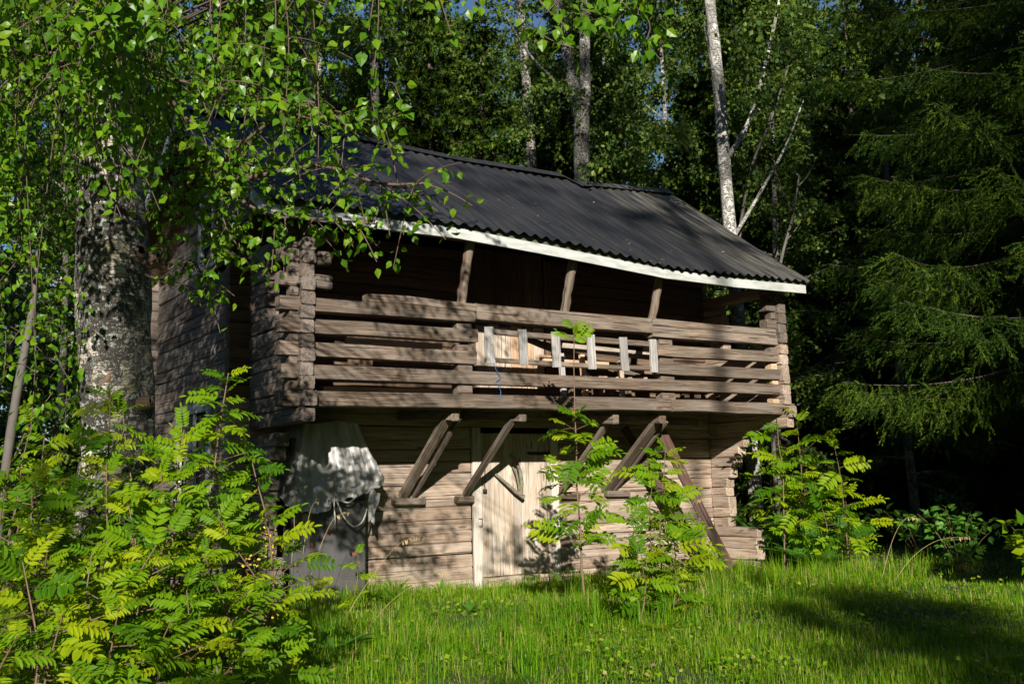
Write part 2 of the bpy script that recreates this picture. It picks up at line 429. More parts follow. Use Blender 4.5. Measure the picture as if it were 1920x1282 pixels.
def corbel(z, side):
    """how far the side wall reaches out in front of the front wall at height z"""
    if side == 'R':
        if z < .1: return -.80
        if z < .53: return -.88
        if z < 1.22: return -.34 - .03 * math.sin(z * 9)
        if z < 2.03: return -.33 + (z - 1.22) / .84 * -.50
    else:
        if z < .1: return -.80
        if z < .6: return -.72
        if z < 1.3: return -.52
        if z < 1.98: return -.50 - (z - 1.24) / .8 * .46
    return None
for side, xc in (('L', TH / 2), ('R', W + TH / 2)):     # corbelled ends of the side walls, carrying the balcony
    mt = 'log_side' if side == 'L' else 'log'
    for a, b in zip(CZ[:-1], CZ[1:]):
        a += off * .0; b += off * .0
        zc = (a + b) / 2
        y = corbel(zc, side)
        if y is not None:
            if side == 'R' and .08 < zc < .53 and b < .5:
                log((xc, -.005), (xc, y), a, b, mt, TH + .02, seg=2); continue
            log((xc, -.005), (xc, y), a, b, mt, seg=2)
    log((xc, -.005), (xc, -1.58), 2.0, 2.16, mt, seg=3)             # the two long carrying logs
    log((xc, -.005), (xc, -1.64), 2.165, 2.335, mt, seg=3)
    z = 2.34
    while z < 4.1:                                       # the balcony's side wall with its gap
        b = z + .148
        full = z < 3.15 or z > 3.98
        if full: log((xc, -.005), (xc, -1.56 + rng.normal(0, .012)), z, b, mt, seg=3)
        else:
            log((xc, -.005), (xc, (-.52 if side == 'L' else -.34) + rng.normal(0, .05)), z, b, mt, seg=2)
            log((xc, -1.18 + rng.normal(0, .015)), (xc, -1.56 + rng.normal(0, .015)), z, b, 'end' if side == 'R' else mt, seg=2)
        z = b + .002
# balcony front
YB = -1.425                                             # centre of the front timbers (.15 thick)
def rail(x0, x1, z0, z1, mat='rail', y=YB, wd=.15, seg=5, ze=None):
    ze = 0 if ze is None else ze
    return beam("rail", (x0, y, (z0 + z1) / 2), (x1, y, (z0 + z1) / 2 + ze), wd, z1 - z0, mat, house, ch=.005, seg=seg, wob=.003)
b1 = beam("beam", (-.21, YB, 2.245), (5.28, YB, 2.30), .17, .165, 'rail', house, seg=6)
b2 = beam("beam", (5.285, YB - .01, 2.292), (7.72, YB - .01, 2.275), .17, .165, 'rail', house, seg=4)
rail(-.20, 7.48, 2.46, 2.61, ze=.03)
for x0, x1, e in ((-.22, 2.22, 0), (5.08, 7.48, .03)):
    rail(x0, x1, 2.705, 2.855, ze=.0, y=YB + rng.normal(0, .008)); rail(x0, x1 + (0.02 if x0 < 0 else 0), 2.95, 3.10, ze=.02, y=YB + rng.normal(0, .008))
rail(-.22, 2.20, 3.19, 3.335, ze=.02); rail(5.0, 7.48, 3.20, 3.345, ze=.02)
beam("rail", (.80, YB - .005, 3.385), (2.215, YB - .005, 3.388), .165, .092, 'rail', house, ch=.006, seg=3)
beam("rail", (2.22, YB - .002, 3.335), (4.995, YB - .002, 3.342), .165, .195, 'rail', house, ch=.006, seg=4)
beam("rail", (5.0, YB - .005, 3.396), (7.40, YB - .005, 3.402), .165, .092, 'rail', house, ch=.006, seg=4)
for x in (1.98, 5.16):                                   # packing blocks between the rails
    for z0, z1 in ((2.33, 2.46), (2.61, 2.705), (2.855, 2.95), (3.10, 3.19)):
        beam("block", (x, YB + .04, (z0 + z1) / 2), (x + (.20 if x < 3 else .24), YB + .04, (z0 + z1) / 2), .13, z1 - z0 - .003, 'rail', house, seg=1, up=(0, 0, 1))
for zz in (3.455, 3.715, 3.975):                         # crossing stub logs of the corner posts
    for x0, x1 in ((-.22 + rng.normal(0, .02), -.005), (.155, .36 + rng.normal(0, .015)), (W - .20, W - .005)):
        beam("stub", (x0, YB, zz + .07), (x1, YB, zz + .07), .15, .145, 'end', house, seg=1, ch=.014)
    for x0, x1 in ((-.10, -.005), (W - .09, W - .005)):
        beam("stub", (x0, YB, zz - .06), (x1, YB, zz - .06), .13, .10, 'end', house, seg=1)
for zz in (2.39, 2.655, 2.90, 3.145):
    beam("stub", (W - .13, YB + .02, zz), (W - .006, YB + .02, zz), .13, .088, 'fresh' if zz < 3 else 'end', house, seg=1)
    beam("stub", (-.10, YB + .02, zz), (-.006, YB + .02, zz), .13, .088, 'end', house, seg=1)
# floor of the balcony, joists, struts, foot blocks
for k in range(9):
    y0 = -1.33 + k * .148
    beam("floor_board", (.16, y0 + .07, 2.318), (7.44, y0 + .07, 2.352), .142, .034, 'dark', house, seg=2, ch=.004, wob=.001)
for x in (1.99, 2.95, 4.42, 5.24, 6.3):
    y1 = -1.36 if x != 6.3 else -.9
    beam("joist", (x, -.002, 2.20), (x, y1, 2.105), .11, .115, 'rail', house, seg=2)
for x, wd, h, yt in ((2.0, .125, .06, -1.20), (2.155, .045, .06, -1.22), (2.93, .085, .055, -1.22), (4.50, .085, .055, -1.16), (5.30, .15, .065, -1.22), (5.46, .05, .06, -1.22)):
    beam("strut", (x, -.02, 1.185), (x - .03, yt, 2.10), wd, h, 'rail', house, up=(0, 0, 1), seg=2, ch=.004, wob=.001)
for x0, x1 in ((1.84, 2.29), (2.76, 3.02), (4.44, 4.78), (5.27, 5.70)):
    beam("foot_block", (x0, -.05, 1.125), (x1, -.05, 1.118), .10, .085, 'rail', house, seg=1)
# posts up to the eave
for x, x2 in ((2.06, 2.05), (3.60, 3.58), (5.08, 5.05)):
    Lp_ = Vector((x2 - x, -.30, .80)).length; V, F = tube_arrays(np.column_stack([np.linspace(0, Lp_, 11), rng.normal(0, .003, (11, 2))]), .060 + rng.normal(0, .003, 11), 9)
    V += rng.normal(0, .002, V.shape); mw = frame_of((x, -1.40, 3.42), (x2, -1.70, 4.22)); mw.translation = (x, -1.40, 3.42)
    link("post", mesh_np("post", V, [F, np.array([list(range(9)), list(range(98, 89, -1))])], MAT['rail'], smooth=True), house, mw)
beam("purlin", (-.42, -1.62, 4.235), (7.66, -1.62, 4.10), .12, .12, 'dark', house, seg=6)
for k in range(12):                                      # rafters under the roof
    x = -.4 + k * .73
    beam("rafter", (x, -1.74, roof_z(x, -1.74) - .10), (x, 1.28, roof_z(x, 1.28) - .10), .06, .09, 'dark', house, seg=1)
for side, y0, y1 in (('f', -1.80, 1.25), ('b', 1.35, 4.5)):           # roof boarding seen from below
    for k in range(12):
        ya = y0 + (y1 - y0) * k / 12; yb = y0 + (y1 - y0) * (k + 1) / 12
        ym = (ya + yb) / 2
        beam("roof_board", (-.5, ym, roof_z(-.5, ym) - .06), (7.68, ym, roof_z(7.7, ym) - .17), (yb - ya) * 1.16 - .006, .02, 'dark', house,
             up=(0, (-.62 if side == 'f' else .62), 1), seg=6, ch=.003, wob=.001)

# the corrugated roof
roofo = link("roof", None, house)
def sheet(x0, x1, ya, yb, lift, name="roof_sheet"):
    pitch = .165; n = int(round((x1 - x0) / pitch * 8)); nr = 13
    V = []
    for r in range(nr):
        s = r / (nr - 1); y = ya + (yb - ya) * s
        sk = .0 + .25 * max(0, (y + 1.83) / 3.13) if y < 1.3 else .25
        for c in range(n + 1):
            x = x0 + (x1 - x0) * c / n
            xx = x + sk * np.clip((x - 5) / 2.7, 0, 1)
            z = roof_z(xx, y) + .021 * math.cos(2 * math.pi * x / pitch) + .03 + lift + .012 * math.sin(x * 1.7 + y * 2.1)
            yy = y - (.015 * math.sin(x * 2.3) + .012 * math.sin(x * 7.7) if r == 0 else 0)
            V.append((xx, yy, z))
    V = np.array(V); i, j = np.meshgrid(np.arange(nr - 1), np.arange(n), indexing='ij'); k = n + 1
    F = np.stack([i * k + j, i * k + j + 1, (i + 1) * k + j + 1, (i + 1) * k + j], -1).reshape(-1, 4)
    o = link(name, mesh_np(name, V, F, MAT['roof'], smooth=True), roofo)
    return o
edges = np.linspace(-.60, 7.74, 10)
for k in range(9):
    sheet(edges[k], edges[k + 1] + .07, -1.93, 1.30, .004 * (k % 2))
    sheet(edges[k], edges[k + 1] + .07, 4.60, 1.30, .004 * (k % 2))
cp = Acc()                                               # ridge cap, bent at the dip
xs = [-.62, 1.6, 3.6, 5.6, 5.95, 6.2, 7.0, 8.02]
for a, b in zip(xs[:-1], xs[1:]):
    q = []
    for x in (a, b + .0):
        z = roof_z(x, 1.3) + .075
        q += [(x, 1.08, z - .13), (x, 1.25, z - .01), (x, 1.30, z + .01), (x, 1.35, z - .01), (x, 1.52, z - .13)]
    cp.add(q, [(i, i + 5, i + 6, i + 1) for i in range(4)])
link("ridge_cap", cp.mesh("ridge_cap", 'roof', False), roofo)
# white boards along the eave and the gable
fx = [-.52, 1.75, 3.3, 4.95, 6.2, 7.72]
for a, b in zip(fx[:-1], fx[1:]):
    beam("fascia_board", (a + .002, -1.84, roof_z(a, -1.83) - .135), (b, -1.84, roof_z(b, -1.83) - .135), .024, .122, 'white', house, seg=2, ch=.003, wob=.001)
    beam("eave_strip", (a + .002, -1.815, roof_z(a, -1.83) - .035), (b, -1.815, roof_z(b, -1.83) - .035), .03, .085, 'under', house, seg=2, ch=.003, wob=.001)
for xg in (-.53,):
    beam("bargeboard", (xg, -1.83, roof_z(xg, -1.83) - .07), (xg, -.3, roof_z(xg, -.3) - .075), .025, .17, 'white', house, ch=.003, wob=.001)
    beam("bargeboard", (xg - .004, -.3, roof_z(xg, -.3) - .07), (xg, 1.29, roof_z(xg, 1.29) - .09), .025, .17, 'white', house, ch=.003, wob=.001)
    beam("bargeboard", (xg, 4.5, roof_z(xg, 4.5) - .075), (xg, 1.31, roof_z(xg, 1.31) - .09), .025, .17, 'white', house, ch=.003, wob=.001)
beam("bargeboard", (7.75, -1.83, roof_z(7.7, -1.83) - .07), (7.93, 1.29, roof_z(7.9, 1.29) - .09), .025, .16, 'white', house, ch=.003, wob=.001)
beam("bargeboard", (7.93, 4.5, roof_z(7.9, 4.5) - .07), (7.93, 1.31, roof_z(7.9, 1.29) - .09), .025, .16, 'white', house, ch=.003, wob=.001)

# lower door
door = beam("door", (3.185, .05, 1.03), (4.325, .05, 1.03), .03, 1.9, 'dark', house, seg=1)
dx = [3.19, 3.35, 3.55, 3.70, 3.84, 4.0, 4.14, 4.322]
def plank(x0, x1, z0, z1, y, mat, parent, th=.03, name="door_plank"):
    return beam(name, ((x0 + x1) / 2, y, z0), ((x0 + x1) / 2, y, z1), x1 - x0 - .003, th, mat, parent, up=(0, -1, 0), seg=2, ch=.004, wob=.001)
for a, b in zip(dx[:-1], dx[1:]): plank(a, b, .10, 1.985, .018 + rng.normal(0, .002), 'door', door)
plank(3.045, 3.18, -.05, 2.06, -.004, 'frame', house, .05, "frame_board"); plank(4.33, 4.455, -.05, 2.06, -.004, 'frame', house, .05, "frame_board")
beam("threshold", (3.19, -.03, .03), (4.33, -.03, .03), .16, .12, 'log', house, seg=2)
for z, L in ((1.715, .42), (.60, .40)):
    h = Acc(); x1 = 4.33; x0 = x1 - L
    V, F, Cp = beam_mesh(L - .06, .012, .045, .003, 2, .001)
    V = V + np.array([x0 + .06, -.012, z]); h.add(V, F)
    h.add([(x0, -.018, z), (x0 + .062, -.019, z + .026), (x0 + .062, -.019, z - .026), (x0 + .03, -.005, z)], [(0, 1, 2, 3)])
    link("hinge", h.mesh("hinge", 'iron', False), door)
hk = Acc()
hk.tube([(3.655, -.03, 1.70), (3.72, -.07, 1.60), (3.765, -.09, 1.45), (3.775, -.10, 1.30), (3.76, -.09, 1.16)], [.016, .022, .026, .028, .030], 7)
hk.tube([(3.67, -.05, 1.53), (3.71, -.08, 1.42), (3.735, -.09, 1.28), (3.745, -.09, 1.19)], [.012, .016, .018, .02], 7)
hk.tube([(3.38, -.05, 1.44), (3.52, -.09, 1.32), (3.66, -.11, 1.20), (3.79, -.12, 1.12)], [.02, .024, .027, .034], 7)
tag(link("handle", hk.mesh("handle", 'mossy'), door), "crooked grey forked branch fixed across the planks as a handle")
lt = Acc(); lt.add(beam_mesh(.05, .03, .05, .004, 1, .0)[0] + np.array([3.20, -.035, 1.22]), beam_mesh(.05, .03, .05, .004, 1, .0)[1])
lt.tube([(3.225, -.035, 1.25), (3.21, -.04, 1.33), (3.225, -.035, 1.34), (3.235, -.03, 1.70)], .006, 5)
link("latch", lt.mesh("latch", 'iron'), door)
lk = Acc(); lk.tube([(3.12, -.035, .86), (3.16, -.05, .86), (3.16, -.05, .76), (3.12, -.035, .76)], .007, 5)
link("latch", lk.mesh("latch", 'iron'), house)
# upper door
ud = beam("door", (3.12, .05, 3.45), (4.30, .05, 3.45), .03, 2.1, 'dark', house, seg=1)
for k in range(7):
    a = 3.12 + k * .168; plank(a, a + .168, 2.40, 4.52, .02 + rng.normal(0, .002), 'dark' if k not in (1, 2, 4) else 'red', ud)
for k in range(6):
    a = 3.14 + k * .19; plank(a, a + .185, 2.40, 3.44 + .03 * (k % 2), -.012 + rng.normal(0, .002), 'fresh' if k in (3, 4) else 'door', ud, .02)
plank(3.0, 3.10, 2.40, 4.45, -.005, 'dark', house, .05, "frame_board"); plank(4.31, 4.42, 2.40, 4.45, -.005, 'dark', house, .05, "frame_board")

# gable windows
def window(y0, y1, z0, z1):
    f = beam("window", (-.015, y0, z1 - .06), (-.015, y1, z1 - .06), .06, .13, 'white', house, seg=1, ch=.004, wob=.0)
    def piece(n, a, b, wd, h, mat='white', up=(0, 0, 1)): beam(n, a, b, wd, h, mat, f, up=up, seg=1, ch=.003, wob=0)
    piece("frame", (-.015, y0 + .05, z0), (-.015, y0 + .05, z1 - .13), .06, .11, up=(0, 1, 0)); piece("frame", (-.015, y1 - .05, z0), (-.015, y1 - .05, z1 - .13), .06, .11, up=(0, 1, 0))
    piece("sill", (-.05, y0 - .04, z0 - .03), (-.05, y1 + .04, z0 - .03), .12, .05)
    ym = (y0 + y1) / 2
    piece("glazing_bar", (.0, ym, z0), (.0, ym, z1 - .13), .04, .06, up=(0, 1, 0))
    for zz in (z0 + (z1 - z0) * .33, z0 + (z1 - z0) * .64):
        piece("glazing_bar", (.004, y0 + .10, zz), (.004, y1 - .10, zz), .03, .035)
    piece("pane", (.03, y0 + .10, (z0 + z1) / 2 - .06), (.03, ym - .03, (z0 + z1) / 2 - .06), .006, z1 - z0 - .14, 'glass')
    piece("pane", (.03, ym + .03, (z0 + z1) / 2 - .06), (.03, y1 - .10, (z0 + z1) / 2 - .06), .006, z1 - z0 - .14, 'glass')
window(1.36, 2.78, 1.24, 2.46); window(.89, 1.93, 4.22, 5.2)

# ------------------------------------------------------------------ things at the storehouse
st = empty("stair", (6.9, -.5, 0))
tag(st, "steep red brown wooden stair leaning up under the balcony", "stair")
beam("stringer", (5.62, -.80, 2.12), (6.93, -.80, .02), .045, .17, 'red', st, seg=4)
beam("stringer", (5.45, -.30, 2.05), (7.02, -.26, .02), .045, .17, 'red', st, seg=4)
for z in (1.70, 1.40, 1.06, .74, .32):
    x = 5.62 + (2.12 - z) / 2.10 * 1.31 - .02
    beam("tread", (x, -.82, z), (x + .04, -.27, z), .20, .04, 'red' if z < .5 else 'rail', st, seg=1)

ld = empty("ladder", (3.7, -1.5, 2.7)); tag(ld, "grey wooden ladder hung sideways along the open part of the balcony rail", "ladder")
beam("side_rail", (2.33, -1.50, 3.105), (5.02, -1.50, 3.09), .05, .07, 'rail', ld, seg=4); beam("side_rail", (2.33, -1.50, 2.76), (5.02, -1.50, 2.77), .05, .06, 'rail', ld, seg=4)
for k, x in enumerate((2.38, 2.86, 3.36, 3.92, 4.46, 4.97)):
    beam("rung", (x, -1.535, 2.715), (x - .02, -1.54, 3.155), .118, .032, 'silver', ld, up=(0, -1, 0), seg=3, ch=.004, wob=.003)

cb = empty("steel_cabinet", (.83, -.21, 0)); tag(cb, "dark grey rust stained steel cabinet against the log wall under the tarpaulin", "cabinet")
beam("body", (.36, -.21, .92), (1.29, -.21, .92), .38, 1.95, 'steel', cb, seg=2, ch=.012, wob=.001)
beam("door", (.385, -.411, .60), (1.27, -.411, .60), .014, 1.10, 'steel', cb, seg=1, ch=.004, wob=.0)
beam("door", (.385, -.411, 1.42), (1.27, -.411, 1.42), .014, .50, 'steel', cb, seg=1, ch=.004, wob=.0)
sk = beam("sticker", (.48, -.4195, .97), (.595, -.4195, .97), .002, .115, 'label_red', cb, seg=1, ch=.0003, wob=0)
beam("print", (.492, -.4212, .978), (.583, -.4212, .978), .001, .080, 'label_grey', sk, seg=1, ch=.0002, wob=0)

def tarp():
    from mathutils import noise
    nu, nv = 150, 100; V = []
    hu = [0, .06, .14, .34, .40, .46, .56, .62, .72, .86, 1.0]; hzz = [1.34, 1.12, 1.06, 1.02, 1.07, 1.14, 1.15, 1.17, 1.21, 1.28, 1.37]
    for b in range(nv + 1):
        v = b / nv
        for a in range(nu + 1):
            u = a / nu
            xt = .40 + .80 * u; xb = .16 + 1.35 * u
            z0 = 2.07 - .015 * math.sin(u * 7); zb = float(np.interp(u, hu, hzz)) + .012 * math.sin(u * 61)
            g = math.exp(-((u - .50) / .13) ** 2) * v ** 4              # drawn in by the cord
            x = xt + (xb - xt) * v ** 1.1; x += (.82 - x) * .6 * g; z = z0 + (zb - z0) * v
            ph = u * 9.5 + .35 * math.sin(v * 2.2 + u * 5)
            fold = .066 * (abs(math.sin(ph * 1.55)) - .6) * (.35 + .8 * v) + .020 * (abs(math.sin(ph * 3.7 + .8)) - .6) * (.3 + v)
            n1 = noise.noise(Vector((u * 5.5, v * 4.2, 1.7))); n2 = noise.noise(Vector((u * 12 + v * 3, v * 8, 5.1))); n3 = noise.noise(Vector((u * 4 - v * 5, v * 6 + u * 3, 9.4)))
            cr = v ** 1.2 * (.034 * (.5 - abs(n1) * 1.6) + .014 * (.5 - abs(n2) * 1.6) + .030 * (.5 - abs(n3) * 2.0) * v)
            y = -.46 - .09 * v - .05 * math.sin(math.pi * u) * v - fold - cr + .07 * g
            if u < .14: y += (1 - u / .14) ** 2 * .34
            if u > .95: y += ((u - .95) / .05) ** 2 * .06
            V.append((x + cr * .3, min(y, -.425 if .15 < u < .95 else 9), z + cr * .35))
    V = np.array(V); i, j = np.meshgrid(np.arange(nv), np.arange(nu), indexing='ij'); k = nu + 1
    return V, np.stack([i * k + j, (i + 1) * k + j, (i + 1) * k + j + 1, i * k + j + 1], -1).reshape(-1, 4)
tp = empty("tarpaulin", (.83, -.4, 1.1)); tag(tp, "crumpled grey tarpaulin tied with rope over the top of the steel cabinet", "tarpaulin")
V, F = tarp(); link("cloth", mesh_np("cloth", V, F, MAT['tarp'], smooth=True), tp)
def smoothpts(p, n=6):
    p = np.array(p, float); out = []
    for i in range(len(p) - 1):
        a = p[max(i - 1, 0)]; b = p[i]; c = p[i + 1]; d = p[min(i + 2, len(p) - 1)]
        for s in np.arange(n) / n:
            out.append(.5 * (2 * b + (c - a) * s + (2 * a - 5 * b + 4 * c - d) * s ** 2 + (3 * b - a - 3 * c + d) * s ** 3))
    out.append(p[-1]); return np.array(out)
tube("rope", smoothpts([(.56, -.56, 1.06), (.70, -.57, 1.10), (.83, -.57, 1.17), (1.0, -.58, 1.14), (1.13, -.56, 1.26)]), .011, 'rope', tp, 6)
tube("rope", smoothpts([(.84, -.58, 1.16), (.93, -.585, .97), (1.06, -.585, .86), (1.17, -.58, .92), (1.23, -.57, 1.06)]), .010, 'rope', tp, 6)
tube("rope", smoothpts([(.81, -.58, 1.20), (.805, -.59, 1.08), (.815, -.59, .96), (.81, -.585, .86)]), .008, 'rope', tp, 6)
fl = []
for a in range(7):
    for b in range(9): fl.append((1.27 + .17 * a / 6 * (1 - b / 9 * .7) + .02 * math.sin(b), -.52 + .03 * math.sin(a * 2.2 + b), 1.28 - .38 * b / 8 + .05 * math.sin(a)))
i, j = np.meshgrid(np.arange(6), np.arange(8), indexing='ij')
link("hem", mesh_np("hem", np.array(fl), np.stack([i * 9 + j, (i + 1) * 9 + j, (i + 1) * 9 + j + 1, i * 9 + j + 1], -1).reshape(-1, 4), MAT['tarp'], smooth=True), tp)

tw = tube("blue_twine", smoothpts([(2.42, -1.515, 2.80), (2.45, -1.535, 2.66), (2.52, -1.53, 2.56), (2.46, -1.52, 2.50), (2.52, -1.525, 2.40), (2.50, -1.53, 2.30)]), .004, 'blue', None, 5)
tag(tw, "thin blue twine hanging from the sideways ladder over the rail", "twine")

# timber stored on the balcony
def stored(p0, p1, wd, h, mat, label, name="stored_board", cat="board"):
    o = beam(name, p0, p1, wd, h, mat, None, seg=2, ch=.005); tag(o, label, cat, "timber stored on the balcony"); return o
stored((4.0, -.30, 2.98), (5.9, -.25, 2.93), .05, .13, 'fresh', "orange brown board lying level on the stored timber behind the ladder")
stored((4.1, -.55, 3.14), (5.85, -.50, 3.10), .04, .11, 'door', "grey brown upper board resting level behind the ladder's top side")
stored((3.75, -.7, 3.12), (5.6, -.6, 2.74), .05, .10, 'rail', "sloping board leaning across the timber stack behind the ladder")
stored((3.72, -.75, 2.88), (4.85, -.72, 2.89), .04, .10, 'fresh', "short pale board set level in the middle of the ladder's opening")
stored((3.70, -.55, 2.66), (5.8, -.5, 2.68), .06, .14, 'rail', "grey plank lying lowest in the stack behind the ladder")
stored((.9, -.7, 2.99), (2.2, -.7, 2.99), .05, .12, 'fresh', "reddish board behind the left rails, upper of the pair")
stored((.7, -.8, 2.66), (2.2, -.8, 2.66), .05, .10, 'fresh', "orange board low behind the left rails")
stored((.5, -.9, 2.42), (2.9, -.9, 2.43), .16, .06, 'fresh', "long orange board lying on the balcony floor")
stored((2.4, -1.15, 2.43), (3.5, -1.15, 2.44), .18, .07, 'red', "dark red plank on the balcony floor under the ladder")
stored((5.4, -.9, 3.13), (6.25, -.85, 3.12), .12, .07, 'fresh', "pale brown board resting behind the right end of the railing")
stored((3.35, -.9, 3.16), (3.75, -.75, 3.10), .10, .06, 'red', "short brown block tilted beside the third ladder rung")
for k, (x, y, z1, mt, lab) in enumerate(((3.86, -1.0, 2.98, 'silver', "upright pale stick between third and fourth ladder rungs"), (4.2, -1.02, 2.98, 'fresh', "upright fresh batten close beside the fourth ladder rung"),
        (4.9, -.95, 2.93, 'door', "upright grey batten left of the last ladder rung"), (4.55, -.7, 2.80, 'red', "short dark upright post behind the fifth ladder rung"))):
    o = beam("stored_batten", (x, y, 2.39), (x - .01, y + .03, z1), .07, .05, mt, None, up=(0, -1, 0), seg=1, ch=.004); tag(o, lab, "batten", "battens standing on the balcony")
for k, x in enumerate((4.0, 4.22, 4.30, 4.52, 4.72, 5.0, 5.62, 5.98, 6.18, 6.40, 6.7)):
    o = beam("timber_offcut", (x, -1.0, 2.61 + rng.normal(0, .01)), (x, -1.33, 2.63 + rng.normal(0, .01)), .05 + .02 * rng.random(), .05 + .03 * rng.random(), 'fresh' if k % 3 else 'door', None, seg=1, ch=.003)
    p = beam("stored_batten", (x, -.97, 2.39), (x, -.97, 2.57), .05, .05, 'dark', None, up=(0, -1, 0), seg=1, ch=.003)
    tag(o, "pale sawn timber end lying on the stack just above the fourth railing log", "timber", "sawn timber ends behind the railing")
    tag(p, "short dark batten standing under the sawn timber ends behind the railing", "batten", "short battens under the sawn ends")

# ------------------------------------------------------------------ trees
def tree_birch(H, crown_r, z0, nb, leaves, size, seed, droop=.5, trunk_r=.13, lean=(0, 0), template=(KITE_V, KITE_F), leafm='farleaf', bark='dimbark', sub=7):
    """a trunk mesh with its limbs and a crown mesh of many leaves"""
    r = np.random.default_rng(seed)
    zz = np.linspace(0, 1, 14); P = np.column_stack([lean[0] * zz + .12 * np.sin(zz * 7 + seed), lean[1] * zz + .12 * np.cos(zz * 5 + seed), zz * H])
    P[:, :2] -= P[0, :2]
    tr = Acc(); tr.tube(P, trunk_r * (1 - zz) ** .8 * .92 + .012, 9)
    pos = []; ax = []
    for b in range(nb):
        h = z0 + (H * .985 - z0) * (b + r.random()) / nb
        base = np.array([np.interp(h, P[:, 2], P[:, 0]), np.interp(h, P[:, 2], P[:, 1]), h])
        q = (h - z0) / (H - z0); L = crown_r * (1 - q ** 1.6) * (.55 + .6 * r.random()) + .35
        az = b * 2.4 + r.normal(0, .5); el = .15 + .7 * q + r.normal(0, .15)
        d = np.array([math.cos(az) * math.cos(el), math.sin(az) * math.cos(el), math.sin(el)])
        s = np.linspace(0, 1, 7)[:, None]
        B = base + d * L * s + np.array([0, 0, -1]) * droop * L * s ** 2.2 * .6 + r.normal(0, .03, (7, 3)) * s
        tr.tube(B, .028 * (L / 2) * (1 - s[:, 0]) + .004, 4)
        for t_ in range(sub):
            f = .25 + .75 * (t_ + r.random()) / sub; i0 = f * 6; i1 = int(min(i0, 5)); c = B[i1] + (B[i1 + 1] - B[i1]) * (i0 - i1)
            n = max(3, int(leaves / (nb * sub))); tl = .35 + .6 * r.random()
            dv = np.array([r.normal(0, .6), r.normal(0, .6), -.45 - droop * r.random() + .25]); dv /= np.linalg.norm(dv)
            u = r.random((n, 1)); pp = c + dv * tl * u + r.normal(0, .10, (n, 3)) * (.4 + .6 * u)
            pos.append(pp); ax.append(dv * .5 + r.normal(0, .7, (n, 3)) + np.array([0, 0, -.35]))
    pos = np.concatenate(pos); ax = np.concatenate(ax)
    V, F, var = cloud(pos, ax, r.normal(0, 1, pos.shape), size * (.7 + .6 * r.random(len(pos))), *template)
    return tr.mesh("trunk", bark), mesh_np("crown", V, F, MAT[leafm], var)

NEEDLE_F = None
def spruce_meshes(H, R, z0, seed, whorls=24, per=7, needle=.019, dens=1.0, top=True, azc=None):
    r = np.random.default_rng(seed); tr = Acc()
    zz = np.linspace(0, 1, 12); tr.tube(np.column_stack([.05 * np.sin(zz * 5), .05 * np.cos(zz * 4), zz * H]), .17 * (1 - zz) + .01, 9)
    A = []; Bv = []; 
    for wv in range(whorls):
        h = z0 + (H * .98 - z0) * wv / whorls; q = (h - z0) / (H - z0)
        for k in range(per):
            az = k * 2 * math.pi / per + wv * 1.3 + r.normal(0, .2) if azc is None else azc + r.uniform(-1.15, 1.15)
            L = R * (1 - q) ** .85 * (.8 + .35 * r.random()) + .15
            d = np.array([math.cos(az), math.sin(az), 0]); s = np.linspace(0, 1, 9)
            hh = h + r.normal(0, .15)
            B = np.array([0, 0, hh]) + d * (L * s)[:, None] + np.array([0, 0, 1]) * (-.34 * L * s + .22 * L * s ** 2.4)[:, None]
            tr.tube(B, .022 * (1 - s) * (L / 2 + .4) + .004, 4)
            side = np.array([-d[1], d[0], 0])
            nt_ = int(L / .085 * dens)
            for t_ in range(nt_):
                f = .12 + .88 * (t_ + r.random()) / nt_
                i0 = f * 8; i1 = int(min(i0, 7)); c = B[i1] + (B[i1 + 1] - B[i1]) * (i0 - i1)
                sg = 1 if t_ % 2 else -1
                tl = (.18 + .42 * math.sin(math.pi * min(1, f * .95)) * min(1, L / 2.2)) * (.7 + .5 * r.random())
                e = c + (side * sg * .75 + d * .5 + np.array([0, 0, -.55 - .45 * r.random()])) * tl
                A.append(c); Bv.append(e)
                for m_ in range(2):                      # side shoots
                    g = .35 + .5 * r.random(); c2 = c + (e - c) * g
                    A.append(c2); Bv.append(c2 + ((e - c) * .4 + d * .10 * tl + np.array([0, 0, -.12]) * tl + r.normal(0, .10 * tl, 3)))
            for m_ in range(2):
                A.append(B[-2]); Bv.append(B[-1] + r.normal(0, .05, 3) + d * .05)
    A = np.array(A); Bv = np.array(Bv); Ls = np.linalg.norm(Bv - A, axis=1)
    n = np.maximum(5, (Ls / .0115 * dens)).astype(int)
    idx = np.repeat(np.arange(len(A)), n); N = len(idx); f = r.random((N, 1))
    ax = unit(Bv - A)[idx]; pos = A[idx] + (Bv - A)[idx] * f
    rad = r.normal(0, 1, (N, 3)); rad = unit(rad - (rad * ax).sum(1, keepdims=True) * ax)
    dirn = unit(ax * .8 + rad)
    tip = pos + dirn * needle * (.8 + .5 * r.random((N, 1))); wv = np.cross(dirn, rad); wv = unit(wv) * needle * .2
    V = np.stack([pos - wv, pos + wv, tip], 1).reshape(-1, 3); F = np.arange(N * 3).reshape(-1, 3)
    var = np.repeat(r.random(len(A))[idx], 3)
    tw = Acc()
    k = np.arange(0, len(A), 2)
    return tr.mesh("trunk", 'sprucebark'), mesh_np("crown", V, F, MAT['needle'], var), (A, Bv)

def plant(trunk, crown, loc, rz, sc, name, label, cat, group):
    e = empty(name, loc, rz, sc)
    tag(e, label, cat, group)
    link("trunk", trunk, e, None, True); link("crown", crown, e, None, True)
    return e
BK = [tree_birch(15, 2.6, 1.6, 46, 24000, .10, s, trunk_r=.12, sub=8, lean=(.5 * (s - 2), .3)) for s in (1, 2, 3)]
BKHI = tree_birch(17, 2.9, 5.5, 40, 18000, .085, 7, trunk_r=.14)
SPB = spruce_meshes(14, 2.3, .4, 5, whorls=26, per=8, needle=.11, dens=.95)

